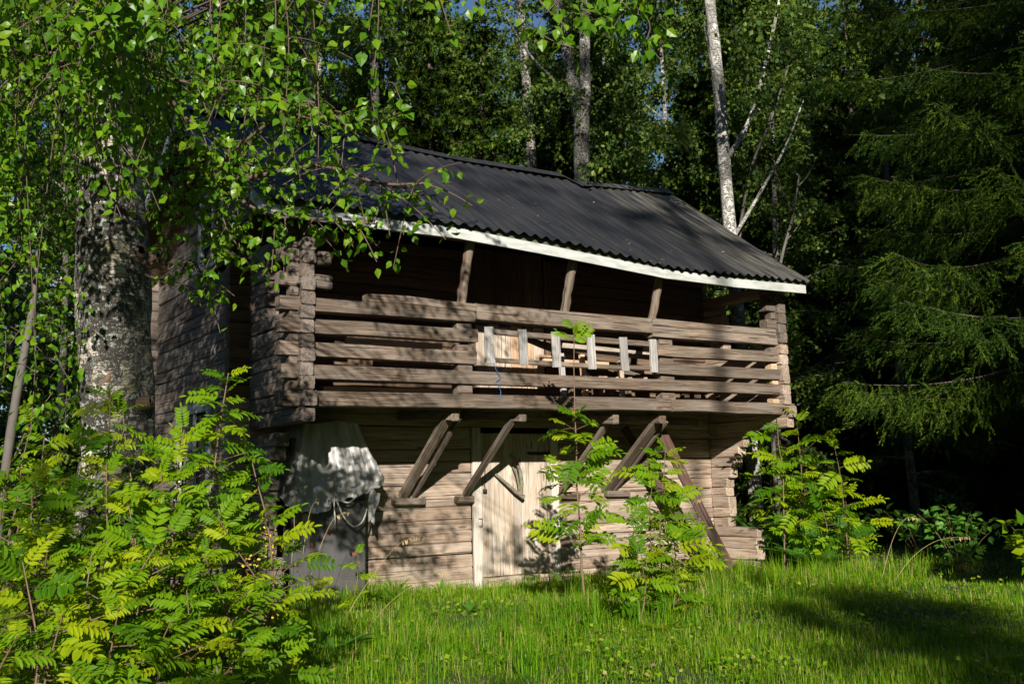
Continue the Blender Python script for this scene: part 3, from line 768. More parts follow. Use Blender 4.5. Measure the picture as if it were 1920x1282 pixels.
def gzf(x, y): return float(gz(x, y))
FOREST = "trees of the shaded forest behind the storehouse"
def bk(i, x, y, rz, sc, label, group=None, mesh=None, name="birch_tree", cat="tree", dz=0):
    t, c = mesh or BK[i % 3]
    return plant(t, c, (x, y, gzf(x, y) - .05 + dz), rz, sc, name, label, cat, group)
LB = "leafy birch deep in the shaded forest behind the storehouse"
LS = "dark spruce deep in the shaded forest behind the storehouse"
r = np.random.default_rng(4)
# rows of forest across the view
n = 0
for dist, cnt, smin in ((20, 9, .8), (25, 16, .95), (32, 20, 1.1), (41, 24, 1.3), (52, 26, 1.6)):
    for k in range(cnt):
        ang = math.radians(-2 + 72 * (k + .5 + r.normal(0, .22)) / cnt)
        dd = dist * r.uniform(.9, 1.1)
        x = CAM.x + dd * math.sin(ang); y = CAM.y + dd * math.cos(ang)
        if ang < math.radians(9.0) and dist > 22 and r.random() < .85: continue
        if math.radians(22) < ang < math.radians(33) and dist > 38 and r.random() < .7: continue
        if -1.2 < x < 9.0 and y < 5.6: continue
        if 6 < x < 14 and -8 < y < -1: continue
        sc = smin * r.uniform(.85, 1.15)
        if (ang > math.radians(52) and r.random() < .75) or r.random() < .2:
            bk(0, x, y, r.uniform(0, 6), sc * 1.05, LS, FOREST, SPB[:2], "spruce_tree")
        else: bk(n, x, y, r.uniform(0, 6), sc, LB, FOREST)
        n += 1
# three birches whose trunks stand out behind the roof
def trunk_only(name, chains, crown, label, bark, loc_crown=None, rz=0, sc=1):
    b0 = chains[0][0][0]
    e = empty(name, b0); tag(e, label, "tree")
    ac = Acc()
    for pts, rad in chains:
        P = smoothpts(pts, 5); rr = np.interp(np.linspace(0, 1, len(P)), np.linspace(0, 1, len(rad)), rad)
        rr = rr * (1 + .06 * np.sin(np.arange(len(P)) * 2.3)); ac.tube(P, rr, 10)
    link("trunk", ac.mesh("trunk", bark), e)
    if crown is not None:
        link("crown", crown, e, Matrix.Translation(loc_crown) @ Matrix.Rotation(rz, 4, 'Z') @ Matrix.Scale(sc, 4))
    return e
trunk_only("birch_tree", [([(8.85, .40, -.1), (8.75, .32, 1.35), (8.5, .2, 3.4), (8.16, 0, 5.66), (7.89, -.19, 7.85), (7.70, -.28, 9.17), (7.5, -.3, 12), (7.4, -.2, 16)], [.135, .12, .115, .11, .10, .09, .07, .02]),
    ([(8.05, -.08, 6.5), (8.45, -.3, 7.2), (8.8, -.5, 8.4), (9.2, -.6, 9.8)], [.05, .04, .03, .02]),
    ([(8.0, -.1, 7.1), (7.6, -.4, 7.6), (7.2, -.6, 8.5)], [.035, .025, .012]),
    ([(8.2, .0, 5.2), (8.7, -.1, 5.9), (9.4, -.2, 6.9), (10.0, -.2, 7.9)], [.035, .028, .02, .01])],
    BKHI[1], "tall white birch with forked limbs rising beyond the storehouse's right end", 'whitebark', (7.9, 0, 1.0), .4, 1.0)
trunk_only("birch_tree", [([(8.55, 4.4, -.1), (8.56, 4.4, 4), (8.54, 4.33, 7.41), (8.47, 4.18, 8.6), (8.44, 4.0, 9.2), (8.43, 3.95, 10.11), (8.5, 3.9, 13), (8.5, 3.9, 16)], [.19, .18, .165, .16, .12, .11, .08, .03]),
    ([(8.47, 4.18, 8.5), (8.3, 4.17, 9.2), (8.12, 4.17, 10.12), (7.92, 4.13, 11.1), (7.6, 4.1, 13.5), (7.4, 4, 16)], [.14, .12, .11, .10, .07, .02]),
    ([(8.4, 4.2, 8.9), (7.6, 4.0, 9.3), (6.9, 3.8, 9.6), (6.3, 3.7, 10.2)], [.035, .03, .022, .012])],
    BKHI[1], "double stemmed birch rising straight behind the dip in the roof ridge", 'dimbark', (8.4, 4.1, 2), 2.0, .95)
trunk_only("birch_tree", [([(9.5, 7.4, 0), (9.4, 7.3, 5), (9.35, 7.21, 8.8), (8.93, 6.88, 12.52), (8.8, 6.8, 17)], [.15, .14, .12, .10, .03])],
    BKHI[1], "slim birch trunk standing left of the double stemmed birch behind the roof", 'dimbark', (9.1, 7, 2), 4.0, 1.0)
for (x, y, rad, lab) in ((6.0, 8.6, .13, "grey trunk rising behind the middle of the roof, under hanging birch twigs"), (4.6, 9.0, .15, "grey trunk rising behind the left part of the roof"), (7.3, 9.4, .10, "thin grey trunk between the slim birch and the middle of the roof")):
    trunk_only("birch_tree", [([(x, y, 0), (x + .1, y, 6), (x - .1, y - .1, 12), (x, y, 17)], [rad, rad * .9, rad * .7, .02])], BKHI[1], lab, 'dimbark', (x, y, 1), x, 1.0)
# dead grey sapling stems by the right gable
for k, (pts, lab) in enumerate((([(9.2, .9, 0), (9.0, .6, 3.0), (8.75, .4, 5.0), (9.0, .2, 6.6), (9.5, .1, 7.6), (9.9, 0, 8.6)], "bare grey sapling rising close beside the tall white birch"),
        ([(9.6, .6, 0), (9.4, .4, 3.6), (9.6, .2, 5.0), (9.9, .1, 5.9), (10.0, .0, 6.6)], "bare forked sapling right of the white birch, above the roof end"))):
    ac = Acc(); P = smoothpts(pts, 5); ac.tube(P, np.linspace(.045, .012, len(P)), 6)
    for j in (12, 15, 18, 21):
        if j < len(P):
            q = np.array([P[j], P[j] + (.25 * (-1) ** j, -.05, .25), P[j] + (.5 * (-1) ** j, -.1, .65)]); ac.tube(smoothpts(q, 3), np.linspace(.016, .004, 7), 5)
    o = link("sapling", ac.mesh("sapling", 'greybark')); tag(o, lab, "sapling")
# bushes under the trees: ground cover nobody could count
r = np.random.default_rng(21); pos = []
for k in range(900):
    ang = math.radians(r.uniform(-1, 66)); dd = r.uniform(15, 42)
    x = CAM.x + dd * math.sin(ang); y = CAM.y + dd * math.cos(ang)
    if -1.0 < x < 9.2 and -2.5 < y < 5: continue
    if y < 2.0 - (x - 9) * .15 and x > 6 and dd < 24: continue
    hgt = r.uniform(.5, 1.6)
    pos.append(np.array([x, y, gzf(x, y)]) + r.normal(0, 1, (46, 3)) * [.45, .45, .0] + np.column_stack([np.zeros((46, 2)), r.random(46) * hgt]))
pos = np.concatenate(pos)
V, F, var = cloud(pos, r.normal(0, .6, pos.shape) + [0, 0, .1], r.normal(0, 1, pos.shape), .11 * r.uniform(.6, 1.3, len(pos)), KITE_V, KITE_F)
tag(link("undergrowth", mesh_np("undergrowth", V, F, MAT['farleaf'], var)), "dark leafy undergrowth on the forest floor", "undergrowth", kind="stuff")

# the big spruce at the right edge
def bough_mesh(seed, L=3.6, needle=.034):
    r = np.random.default_rng(seed); tr = Acc(); A = []; Bv = []
    s = np.linspace(0, 1, 11); B = np.column_stack([.10 * L * np.sin(s * 3 + seed) * s, L * s, -.36 * L * s + .24 * L * s ** 2.4])
    tr.tube(B, .014 * (1 - s) + .003, 5)
    def at(f):
        i0 = f * 10; i1 = int(min(i0, 9)); return B[i1] + (B[i1 + 1] - B[i1]) * (i0 - i1)
    n = 88
    for k in range(n):
        f = .10 + .9 * (k + r.random()) / n; c = at(f); sg = 1 if k % 2 else -1
        tl = (.22 + .62 * math.sin(math.pi * min(1, f * .92)) ** .8) * r.uniform(.6, 1.15) * (1 if f > .2 else .6)
        dr = r.uniform(.1, 1.35)
        d = unit(np.array([sg * .8, .55, -dr])); e = c + d * tl
        if f < .25 and r.random() < .4: tr.tube(np.array([c, (c + e) / 2 + [0, 0, .03], e]), np.array([.005, .004, .002]), 3); continue
        A.append(c); Bv.append(e)
        for m_ in range(5):
            g = .25 + .7 * r.random(); c2 = c + (e - c) * g; sl_ = tl * (1 - g * .6) * .5
            A.append(c2); Bv.append(c2 + unit(d + r.normal(0, .45, 3) + np.array([0, .25, -.25])) * sl_)
    for k in range(8): c = at(.9 + .1 * r.random()); A.append(c); Bv.append(c + unit(np.array([r.normal(0, .5), 1, r.normal(-.1, .2)])) * r.uniform(.12, .3))
    A = np.array(A); Bv = np.array(Bv); Ln_ = np.linalg.norm(Bv - A, axis=1)
    n = np.maximum(6, Ln_ / .0060).astype(int); idx = np.repeat(np.arange(len(A)), n); N = len(idx); f = r.random((N, 1))
    ax = unit(Bv - A)[idx]; pos = A[idx] + (Bv - A)[idx] * f; rad = r.normal(0, 1, (N, 3)); rad = unit(rad - (rad * ax).sum(1, keepdims=True) * ax)
    dn = unit(ax * .9 + rad * .8); tip = pos + dn * needle * r.uniform(.7, 1.25, (N, 1)); wv = unit(np.cross(dn, rad + r.normal(0, .4, (N, 3)))) * needle * .14
    V = np.stack([pos - wv, pos + wv, tip], 1).reshape(-1, 3); F = np.arange(N * 3).reshape(-1, 3)
    Vt = np.concatenate(tr.V); Ft = np.concatenate([x for x in tr.F]); nv = len(V)
    var = np.concatenate([np.repeat(np.clip(r.random(len(A))[idx] * .6 + .4 * f[:, 0], 0, .99), 3), np.zeros(len(Vt))])
    mi = np.concatenate([np.zeros(N, int), np.ones(len(Ft), int)])
    return mesh_np("bough", np.concatenate([V, Vt]), [F, Ft + nv], None, var, mats=[MAT['needle'], MAT['sprucebark']], mi=mi)
BO = [bough_mesh(k) for k in (1, 2, 3, 4)]
e = empty("spruce_tree", (10.5, -4.3, gzf(10.5, -4.3))); tag(e, "big dark spruce with drooping boughs at the lawn's right edge", "tree")
ac = Acc(); ac.tube(np.array([(10.5, -4.3, -.1 + 17 * k / 9) for k in range(10)]), np.linspace(.24, .02, 10), 10); link("trunk", ac.mesh("trunk", 'sprucebark'), e)
rs = np.random.default_rng(33)
for k in range(170):
    q = k / 170; h = 2.5 + 13.5 * q ** 1.1; sc = (1.10 * (1 - (h - 2) / 15.5) ** .8 + .08) * rs.uniform(.72, 1.1) * min(1, .72 + .2 * (h - 2.4))
    az = (k * 2.39996) % (2 * math.pi)
    mw = Matrix.Translation((10.5, -4.3, h)) @ Matrix.Rotation(az, 4, 'Z') @ Matrix.Rotation(rs.normal(.02, .08), 4, 'X') @ Matrix.Scale(sc, 4)
    link("bough", BO[k % 4], e, mw)

# ------------------------------------------------------------------ the old birch in front of the gable
r = np.random.default_rng(8)
bt = empty("birch_tree", (-2.36, -3.82, -.08))
tag(bt, "old thick birch with mossy black patched bark in front of the gable", "tree")
P = smoothpts([(-2.36, -3.82, -.15), (-2.37, -3.84, .6), (-2.38, -3.85, 1.59), (-2.46, -3.99, 2.74), (-2.52, -4.09, 3.58), (-2.60, -4.17, 4.34), (-2.65, -4.22, 4.9), (-2.75, -4.3, 6.5), (-2.8, -4.3, 9), (-2.8, -4.4, 12)], 9)
hz = P[:, 2]
rad = np.interp(hz, [-.15, .5, 1.6, 2.7, 3.2, 3.6, 4.4, 6.5, 9, 12], [.33, .27, .245, .25, .24, .20, .165, .13, .08, .02])
K = 40; V, F = tube_arrays(P, rad, K)
Vr = V.reshape(-1, K, 3); cen = Vr.mean(1, keepdims=True)
an = np.arange(K) / K * 2 * np.pi
lump = 1 + .05 * np.sin(3 * an[None] + hz[:, None] * 2.1) + .05 * np.sin(7 * an[None] - hz[:, None] * 5) + r.normal(0, .022, (len(P), K))
V = (cen + (Vr - cen) * lump[..., None]).reshape(-1, 3)
link("trunk", mesh_np("trunk", V, F, MAT['birchbark'], smooth=True), bt)
for (x, y, z, s) in ((-2.20, -4.18, 2.99, .065), (-2.34, -4.24, 3.02, .06), (-2.22, -4.12, 1.95, .05), (-2.55, -4.12, 2.12, .06)):
    dv = np.array([x + 2.42, y + 3.97, .05]); dv /= np.linalg.norm(dv)
    tube("knot", np.array([x, y, z]) + dv * np.array([-.12, -.01, .0, .006])[:, None], np.array([s * 1.2, s, s * .9, s * .5]), 'stem', bt, 10)

limbs = Acc(); Lp = []; La = []; Ln = []
def twig(pts, rad0, nleaf, spread, lv=.052, hang=.5, lo=.15):
    """a leafy twig along pts"""
    P = smoothpts(pts, 5); limbs.tube(P, np.linspace(rad0, rad0 * .3 + .0015, len(P)), 5)
    f = lo + (1 - lo) * r.random(nleaf); i = f * (len(P) - 1); i0 = np.minimum(i.astype(int), len(P) - 2)
    c = P[i0] + (P[i0 + 1] - P[i0]) * (i - i0)[:, None]
    d = r.normal(0, 1, (nleaf, 3)); off = unit(d) * spread * r.random((nleaf, 1)) ** .7
    Lp.append(c + off); a = unit(d) * .7 + np.array([0, 0, -hang]) + r.normal(0, .25, (nleaf, 3)); La.append(a)
    n = r.normal(0, .55, (nleaf, 3)) + np.array([-.35, -.6, .55]); Ln.append(n)
def bough(pts, rad0, ntw, tl, nleaf, spread=.10, hang=.5, down_=.5):
    P = smoothpts(pts, 6); limbs.tube(P, np.linspace(rad0, rad0 * .25 + .002, len(P)), 6)
    T = np.gradient(P, axis=0)
    for k in range(ntw):
        f = .2 + .8 * (k + r.random()) / ntw; i0 = min(int(f * (len(P) - 1)), len(P) - 1)
        d = unit(unit(T[i0]) * .7 + r.normal(0, .7, 3) + np.array([0, 0, -down_])); L = tl * r.uniform(.5, 1.2)
        s = np.linspace(0, 1, 4)[:, None]
        twig(P[i0] + d * L * s + np.array([0, 0, -1]) * .25 * L * s ** 2, .0045, nleaf, spread, hang=hang)
RT, DN, FW = np.array(right), np.array(down), np.array(fwd)
def rel(x, y, d): return np.array(CAM) + FW * d + RT * (x * d) + DN * (y * d)      # a point ahead of where one stands
# low bough reaching across the gable and the eave
B1 = [(-2.42, -3.98, 3.05), rel(-.345, -.08, 6.9), rel(-.315, -.155, 6.7), rel(-.26, -.16, 6.4), rel(-.19, -.172, 6.2), rel(-.13, -.155, 6.0), rel(-.085, -.155, 5.9)]
bough(B1, .022, 30, .42, 12, .09, .35, .25)
bough([rel(-.315, -.15, 6.7), rel(-.25, -.205, 6.4), rel(-.20, -.235, 6.2), rel(-.15, -.20, 6.0)], .014, 14, .36, 10, .09, .35, .2)
bough([rel(-.29, -.155, 6.6), rel(-.24, -.125, 6.4), rel(-.185, -.12, 6.2), rel(-.13, -.115, 6.1)], .012, 14, .32, 13, .08, .35, .2)
bough([(-2.42, -3.98, 2.95), rel(-.335, -.06, 6.9), rel(-.315, -.08, 6.8), rel(-.30, -.06, 6.8)], .014, 6, .3, 11, .08, .4, .2)
# twigs hanging into the top of the view
def hang(x0, y1, d, n=26, dx=.0, y0=-.40, spread=.12):
    a = rel(x0 - dx, y0, d); b = rel(x0, y1, d); mid = (a + b) / 2 + r.normal(0, .05, 3)
    q_ = mid * .4 + b * .6 + r.normal(0, .07, 3)
    tk = np.array([-2.68, -4.25, max(a[2] + .35, 4.3)]); limbs.tube(smoothpts([tk, (tk + a) / 2 + [0, 0, .25], a], 4), np.linspace(.011, .004, 9), 4)
    twig([a, mid, q_, b], .0038, int(n * 1.15), spread, hang=.7, lo=.05)
    for j in range(2):
        f = r.uniform(.3, .95); c = a + (b - a) * f; e_ = c + np.array([r.normal(0, .16), r.normal(0, .16), r.uniform(-.3, .02)])
        twig([c, (c + e_) / 2 + [0, 0, .04], e_], .0026, 9, .09, hang=.6)
for k in range(70):                                     # the thick curtain at the left
    x0 = r.uniform(-.54, -.345); y1 = r.uniform(-.33, -.115) if x0 < -.41 else r.uniform(-.33, -.19)
    hang(x0, y1, r.uniform(4.6, 5.8) if y1 < -.25 else r.uniform(6.6, 8.4), int(20 + 90 * (y1 + .40)), r.normal(0, .03))
for k in range(22):
    x0 = r.uniform(-.52, -.415); y1 = r.uniform(-.12, .10); hang(x0, y1, r.uniform(6.4, 8.6), 36, r.normal(0, .02), y0=-.22)
for x0, y1, d in ((-.30, -.20, 5.2), (-.285, -.235, 5), (-.27, -.17, 5.5), (-.25, -.22, 4.8), (-.225, -.19, 5.6), (-.19, -.295, 5.2), (-.19, -.17, 5.5), (-.135, -.285, 4.8), (-.118, -.175, 5.2), (-.06, -.29, 5), (.05, -.30, 5), (.065, -.275, 4.8), (.085, -.30, 5.2), (.10, -.295, 5), (.115, -.265, 5.1), (.13, -.30, 5), (.02, -.31, 5.3), (-.03, -.30, 5.5), (-.26, -.28, 5.4)):
    hang(x0, y1 - .01, d, int(14 + 110 * (y1 + .36)), r.normal(0, .012))
for k in range(16):                                     # spray shading the gable
    h = r.uniform(5.6, 8.0); az = r.uniform(0, 6.28); L = r.uniform(.5, 1.5); c = np.array([-2.72, -4.3, h])
    s = np.linspace(0, 1, 4)[:, None]; bough(c + np.array([math.cos(az), math.sin(az), .3]) * L * s, .014, 12, .5, 16, .12, .6, .4)
for pts in ([rel(-.37, -.30, 6.6), rel(-.33, -.23, 6.6), rel(-.28, -.19, 6.5), rel(-.25, -.15, 6.4)], [rel(-.35, -.26, 6.8), rel(-.30, -.25, 6.6), rel(-.25, -.24, 6.4), rel(-.21, -.21, 6.3)], [rel(-.34, -.14, 6.8), rel(-.31, -.17, 6.6), rel(-.27, -.18, 6.5)]):
    bough(pts, .010, 14, .34, 12, .09, .4, .3)
for k in range(9): hang(r.uniform(-.445, -.375), r.uniform(-.19, -.11), r.uniform(5.3, 6.4), 24, r.normal(0, .03))
for pts in ([rel(-.32, -.20, 6.7), rel(-.295, -.15, 6.6), rel(-.275, -.10, 6.5)], [rel(-.33, -.16, 6.8), rel(-.30, -.12, 6.6), rel(-.28, -.08, 6.6)]):
    bough(pts, .008, 11, .28, 11, .09, .4, .3)
for x1, y1_, z1 in ((-1.9, -7.2, 4.9), (-1.3, -7.0, 5.0), (-.7, -7.1, 5.2), (-.2, -6.9, 5.3), (-1.6, -7.8, 5.0), (-.9, -8.0, 5.1), (-.3, -7.8, 5.3), (-2.3, -7.6, 5.1), (-1.2, -8.6, 5.1), (-2.1, -8.4, 5.0), (.3, -6.8, 5.6)):  # unseen boughs overhead, added to dapple the balcony rails
    a = np.array([-2.65, -4.22, r.uniform(5.2, 6.0)]); e_ = np.array([x1, y1_, z1]); md = (a + e_) / 2 + [0, 0, .55]
    bough([a, md, e_], .018, 14, .5, 11, .12, .35, .2)
# the rest of its crown, above the view
for k in range(78):
    h = r.uniform(4.3, 8.2) if k % 4 else r.uniform(8, 11); az = r.uniform(.3, 4.0) if k % 2 else r.uniform(-.5, 1.4); L = r.uniform(1.3, 3.4) * (1 - (h - 4) / 16)
    c = np.array([np.interp(h, P[:, 2], P[:, 0]), np.interp(h, P[:, 2], P[:, 1]), h]); d = np.array([math.cos(az), math.sin(az), .35])
    s = np.linspace(0, 1, 5)[:, None]
    bough(c + d * L * s + np.array([0, 0, -.38]) * L * s ** 2, .02, 20, .6, 20, .13, .6, .35)
link("branches", limbs.mesh("branches", 'twig'), bt)
Lp = np.concatenate(Lp); La = np.concatenate(La); Ln = np.concatenate(Ln); Ls = r.uniform(.040, .074, len(Lp))
q = Lp - np.array(CAM); dep = q @ FW; px = (q @ RT) / dep; py = (q @ DN) / dep
inview = (np.abs(px) < .49) & (np.abs(py) < .325) & (dep > 1); order = np.argsort(np.where(inview, -Ls / dep, 1)); big = order[:300]
rest = np.setdiff1d(np.arange(len(Lp)), big)
V, F, var = cloud(Lp[rest], La[rest], Ln[rest], Ls[rest], LEAF_V, LEAF_F)
tag(link("foliage", mesh_np("foliage", V, F, MAT['birchleaf'], var), bt), kind="stuff")
leafmesh = []
for k in range(5):
    lv = LEAF_V * [1 + .12 * math.sin(k * 2), 1, 1 + .8 * math.sin(k * 3.1)] + rng.normal(0, .012, LEAF_V.shape)
    leafmesh.append(mesh_np("leaf", lv, LEAF_F, MAT['birchleaf'], np.full(7, k / 5 + .1)))
for i in big:
    a = Vector(La[i]).normalized(); nn = Vector(Ln[i]); nn = (nn - a * nn.dot(a)).normalized(); b = a.cross(nn)
    mw = Matrix((b, a, nn)).transposed().to_4x4() @ Matrix.Scale(Ls[i], 4); mw.translation = Vector(Lp[i])
    link("leaf", leafmesh[i % 5], bt, mw)

# two thin grey birches at the left edge
trunk_only("birch_tree", [([(-3.16, -3.8, -.1), (-3.14, -3.9, 1.0), (-3.08, -4.0, 1.9), (-3.0, -4.05, 2.6), (-2.98, -4, 3.0)], [.034, .032, .03, .022, .006])], None, "thin leaning grey stem at the left edge of the lawn", 'greybark')

# ------------------------------------------------------------------ rowan saplings
def rowan_leaf(L, pairs, seed, curl):
    r = np.random.default_rng(seed); V = []; F = []; 
    def put(c, a, n, s, wdt):
        b = np.cross(a, n); tv = np.array([(0, 0, 0), (-.40 * wdt, .18, .06), (-.52 * wdt, .45, .10), (-.36 * wdt, .78, .05), (0, 1, -.12), (.36 * wdt, .78, .05), (.52 * wdt, .45, .10), (.40 * wdt, .18, .06), (0, .45, 0)])
        k = len(V)
        for q in tv: V.append(c + s * (q[0] * b + q[1] * a + q[2] * n * .7))
        for f in ((0, 8, 1), (1, 8, 2), (2, 8, 3), (3, 8, 4), (0, 7, 8), (7, 6, 8), (6, 5, 8), (5, 4, 8)): F.append(tuple(int(x) + k for x in f))
    rach = []
    for i in range(pairs + 1):
        f = .20 + .80 * i / pairs; y = f * L; z = -curl * L * f ** 2
        c = np.array([0, y, z]); rach.append(c)
        ll = L * .34 * (1 - .35 * abs(f - .55) - .15 * (f > .9)); tn = np.array([0, 1, -2 * curl * f]); tn /= np.linalg.norm(tn)
        up = np.array([0, -tn[2], tn[1]])
        if i == pairs: put(c, tn, up, ll, .36); break
        for sg in (-1, 1):
            a = np.array([sg, 0, 0]) * .88 + tn * .42 + up * r.normal(-.12, .13) + r.normal(0, .04, 3); a /= np.linalg.norm(a)
            n = up + np.array([0, 0, 0]) + r.normal(0, .18, 3); n -= a * (n @ a); n /= np.linalg.norm(n); put(c, a, n, ll * r.uniform(.92, 1.12), .36)
    pts = np.array([(0, 0, 0)] + rach); k = len(V)
    V2, F2 = tube_arrays(pts, np.linspace(.006, .002, len(pts)), 3)
    V = np.concatenate([np.array(V), V2]); F3 = [np.array(F), F2 + k]
    return mesh_np("leaf", V, F3, MAT['rowan'], np.full(len(V), r.random()))
RL = [rowan_leaf(1.0, p, s, c) for p, s, c in ((7, 1, .22), (8, 2, .35), (7, 3, .12), (8, 4, .28), (6, 5, .45), (7, 6, .05))]
TRIPLE = 0
def rowan(base, top, nleaf, L, label, group=None, bend=.1, lo=.25, seed=0, gap=None):
    r = np.random.default_rng(seed + 100)
    e = empty("rowan_sapling", base); tag(e, label, "sapling", group)
    b = np.array(base, float); t = np.array(top, float); s = np.linspace(0, 1, 8)[:, None]
    bd = np.array([r.normal(0, bend), r.normal(0, bend), 0])
    P = b + (t - b) * s + bd * (np.sin(math.pi * s)) + r.normal(0, .008, (8, 3)); P[0] = b - np.array([0, 0, .05])
    ac = Acc(); ac.tube(P, np.linspace(.0095, .003, 8) * (np.linalg.norm(t - b) / 4 + .7), 6)
    az = r.uniform(0, 6)
    for k in range(nleaf):
        f = lo + (1 - lo) * (k + .5 * r.random()) / (nleaf - .5); f = min(f, .995)
        if gap and gap[0] < f < gap[1]: f = lo + (gap[0] - lo) * r.random()
        az += 2.4 + r.normal(0, .35)
        i = f * 7; i0 = min(int(i), 6); c = P[i0] + (P[i0 + 1] - P[i0]) * (i - i0)
        el = r.normal(.25, .22) + (.55 if f > .93 else 0)
        a = np.array([math.cos(az) * math.cos(el), math.sin(az) * math.cos(el), math.sin(el)])
        if f < .8 and r.random() < .5:                     # a short side shoot first
            c2 = c + a * r.uniform(.08, .28); ac.tube(np.array([c, c2]), .0035, 4); c = c2
        n = np.array([0, 0, 1.0]) + r.normal(0, .25, 3) + np.array([-.36, -.60, 0]); n -= a * (n @ a); n /= np.linalg.norm(n)
        x = np.cross(a, n); sc = L * r.uniform(.55, 1.2) * (.7 if f > .96 else 1)
        mw = Matrix((Vector(x), Vector(a), Vector(n))).transposed().to_4x4() @ Matrix.Scale(sc, 4); mw.translation = Vector(c)
        link("leaf", RL[int(r.integers(0, 6))], e, mw)
    link("stem", ac.mesh("stem", 'stem'), e)
    return e
GL = "rowan saplings crowding in front of the gable"
left = [(-2.00, -5.18, 2.09), (-2.26, -5.08, 1.81), (-2.73, -5.16, 2.02), (-1.82, -4.99, 1.72), (-2.45, -5.27, 1.54), (-2.98, -5.37, 1.39), (-3.16, -5.26, 1.45), (-2.70, -5.55, 1.38), (-2.23, -5.61, 1.27), (-1.42, -4.33, 1.22), (-3.19, -5.93, 1.22), (-3.05, -6.26, 1.14), (-2.71, -6.25, 1.20), (-2.43, -6.05, 0.99), (-2.08, -5.64, 0.81), (-3.39, -6.50, 1.04), (-3.24, -6.69, 0.83), (-3.02, -6.72, 0.84), (-2.76, -6.63, 0.74), (-3.46, -6.89, 0.76), (-2.97, -4.00, 1.91), (-2.6, -6.35, .85), (-2.3, -6.4, .55), (-2.9, -5.8, .95), (-3.3, -6.2, .75), (-2.5, -5.7, 1.1), (-2.0, -4.6, 1.3), (-2.9, -4.7, 1.5), (-2.62, -5.0, 1.95), (-2.35, -5.2, 1.62), (-2.15, -4.8, 1.75), (-3.05, -5.0, 1.8), (-2.8, -5.45, 1.6), (-1.75, -4.75, 1.45), (-3.2, -5.6, 1.5)]
for k, tpt in enumerate(left):
    x, y, z = tpt; z -= .12 if k and z > 1.1 else .03; tpt = (x, y, z); bx = x + rng.normal(0, .1); by = y + rng.normal(.1, .1)
    lab = "leafy rowan sapling in the crowded yellow green thicket before the gable"; g = GL
    if k == 0: lab = "tallest thin rowan sapling of the thicket, its sparse tip against the gable wall"; g = None
    if k == 9: lab = "low rowan sapling at the thicket's right side, next to the steel cabinet"; g = None
    rowan((bx, by, gzf(bx, by)), tpt, int(18 + z * 13), .215 if y > -5.8 else .195, lab, g, lo=.12 if k else .45, seed=k)
cen = [((2.50, -3.01, 2.94), (2.54, -3.0), 58, .33, "tallest rowan sapling in front of the lower door, reaching past the balcony", .22),
       ((3.10, -3.70, 1.62), (3.06, -3.6), 44, .32, "bushy rowan sapling right of the tall one, before the stair", .12), ((2.85, -3.75, 1.25), (2.9, -3.7), 30, .30, "low rowan sapling between the tall one and the bushy one before the stair", .1),
       ((2.40, -4.06, .62), (2.40, -4.0), 16, .32, "short rowan sapling standing nearest to the lawn before the door", .1), ((2.75, -4.1, .75), (2.7, -4.1), 18, .32, "short bushy rowan sapling on the lawn below the stair", .1), ((3.3, -3.5, .95), (3.3, -3.4), 18, .34, "rowan sapling shoot close before the stair's foot", .1)]
for k, (tpt, (bx, by), nl, L, lab, lo) in enumerate(cen): rowan((bx, by, gzf(bx, by)), tpt, nl, L, lab, None, .06, lo, 50 + k, (.70, .93) if k == 0 else None)
rgt = [((7.45, -1.35, 2.52), 17, "tall rowan sapling at the storehouse's right corner, tip at the balcony beam"), ((7.75, -1.5, 2.1), 15, "rowan sapling just right of the tall corner sapling"), ((7.9, -.9, 2.0), 14, "rowan sapling between the corner sapling and the white birch trunk"),
       ((7.75, -2.15, 1.72), 15, "separate thin rowan sapling against the dark forest, right of the corner group"), ((7.9, -1.5, 1.45), 13, None), ((7.5, -2.0, 1.1), 12, None), ((8.1, -2.0, 1.0), 12, None), ((8.2, -1.3, 1.3), 12, None)]
for k, (tpt, nl, lab) in enumerate(rgt):
    bx = tpt[0] + rng.normal(.05, .06); by = tpt[1] + rng.normal(0, .06)
    rowan((bx, by, gzf(bx, by)), tpt, int(nl * 1.5), .38, lab or "low rowan sapling among the taller ones at the storehouse's right corner", None if lab else "low rowan saplings at the right corner", .08, .18, 80 + k)
rowan((.55, -1.55, gzf(.55, -1.55)), (.62, -1.6, .62), 8, .26, "small rowan shoot in the grass before the steel cabinet", None, .05, .2, 140)

# ------------------------------------------------------------------ ferns, shrubs, weeds
def frond_mesh(seed):
    r = np.random.default_rng(seed); pos = []; ax = []; nr_ = []; sz = []
    for k in range(16):
        f = .12 + .88 * k / 16; c = np.array([0, f, .35 * f - .45 * f * f]); pl = .26 * math.sin(math.pi * (f * .8 + .18))
        for sg in (-1, 1):
            d = unit(np.array([sg, .35, -.15])); 
            for j in range(5):
                pos.append(c + d * pl * (j + .5) / 5); ax.append(d * .5 + np.array([0, .7, 0])); nr_.append((0, 0, 1)); sz.append(pl * .34 * (1 - j * .13))
                pos.append(c + d * pl * (j + .5) / 5); ax.append(d * .6 + np.array([0, -.6, 0])); nr_.append((0, 0, 1)); sz.append(pl * .32 * (1 - j * .13))
    V, F, var = cloud(np.array(pos), np.array(ax), np.array(nr_, float) + r.normal(0, .1, (len(pos), 3)), np.array(sz), KITE_V, KITE_F)
    s = np.linspace(0, 1, 6)[:, None]; V2, F2 = tube_arrays(np.column_stack([0 * s, s, .35 * s - .45 * s * s]), .006, 3)
    return mesh_np("frond", np.concatenate([V, V2]), [F, F2 + len(V)], MAT['fern'], np.concatenate([var * .5, np.full(len(V2), .3)]))
FR = [frond_mesh(1), frond_mesh(2)]
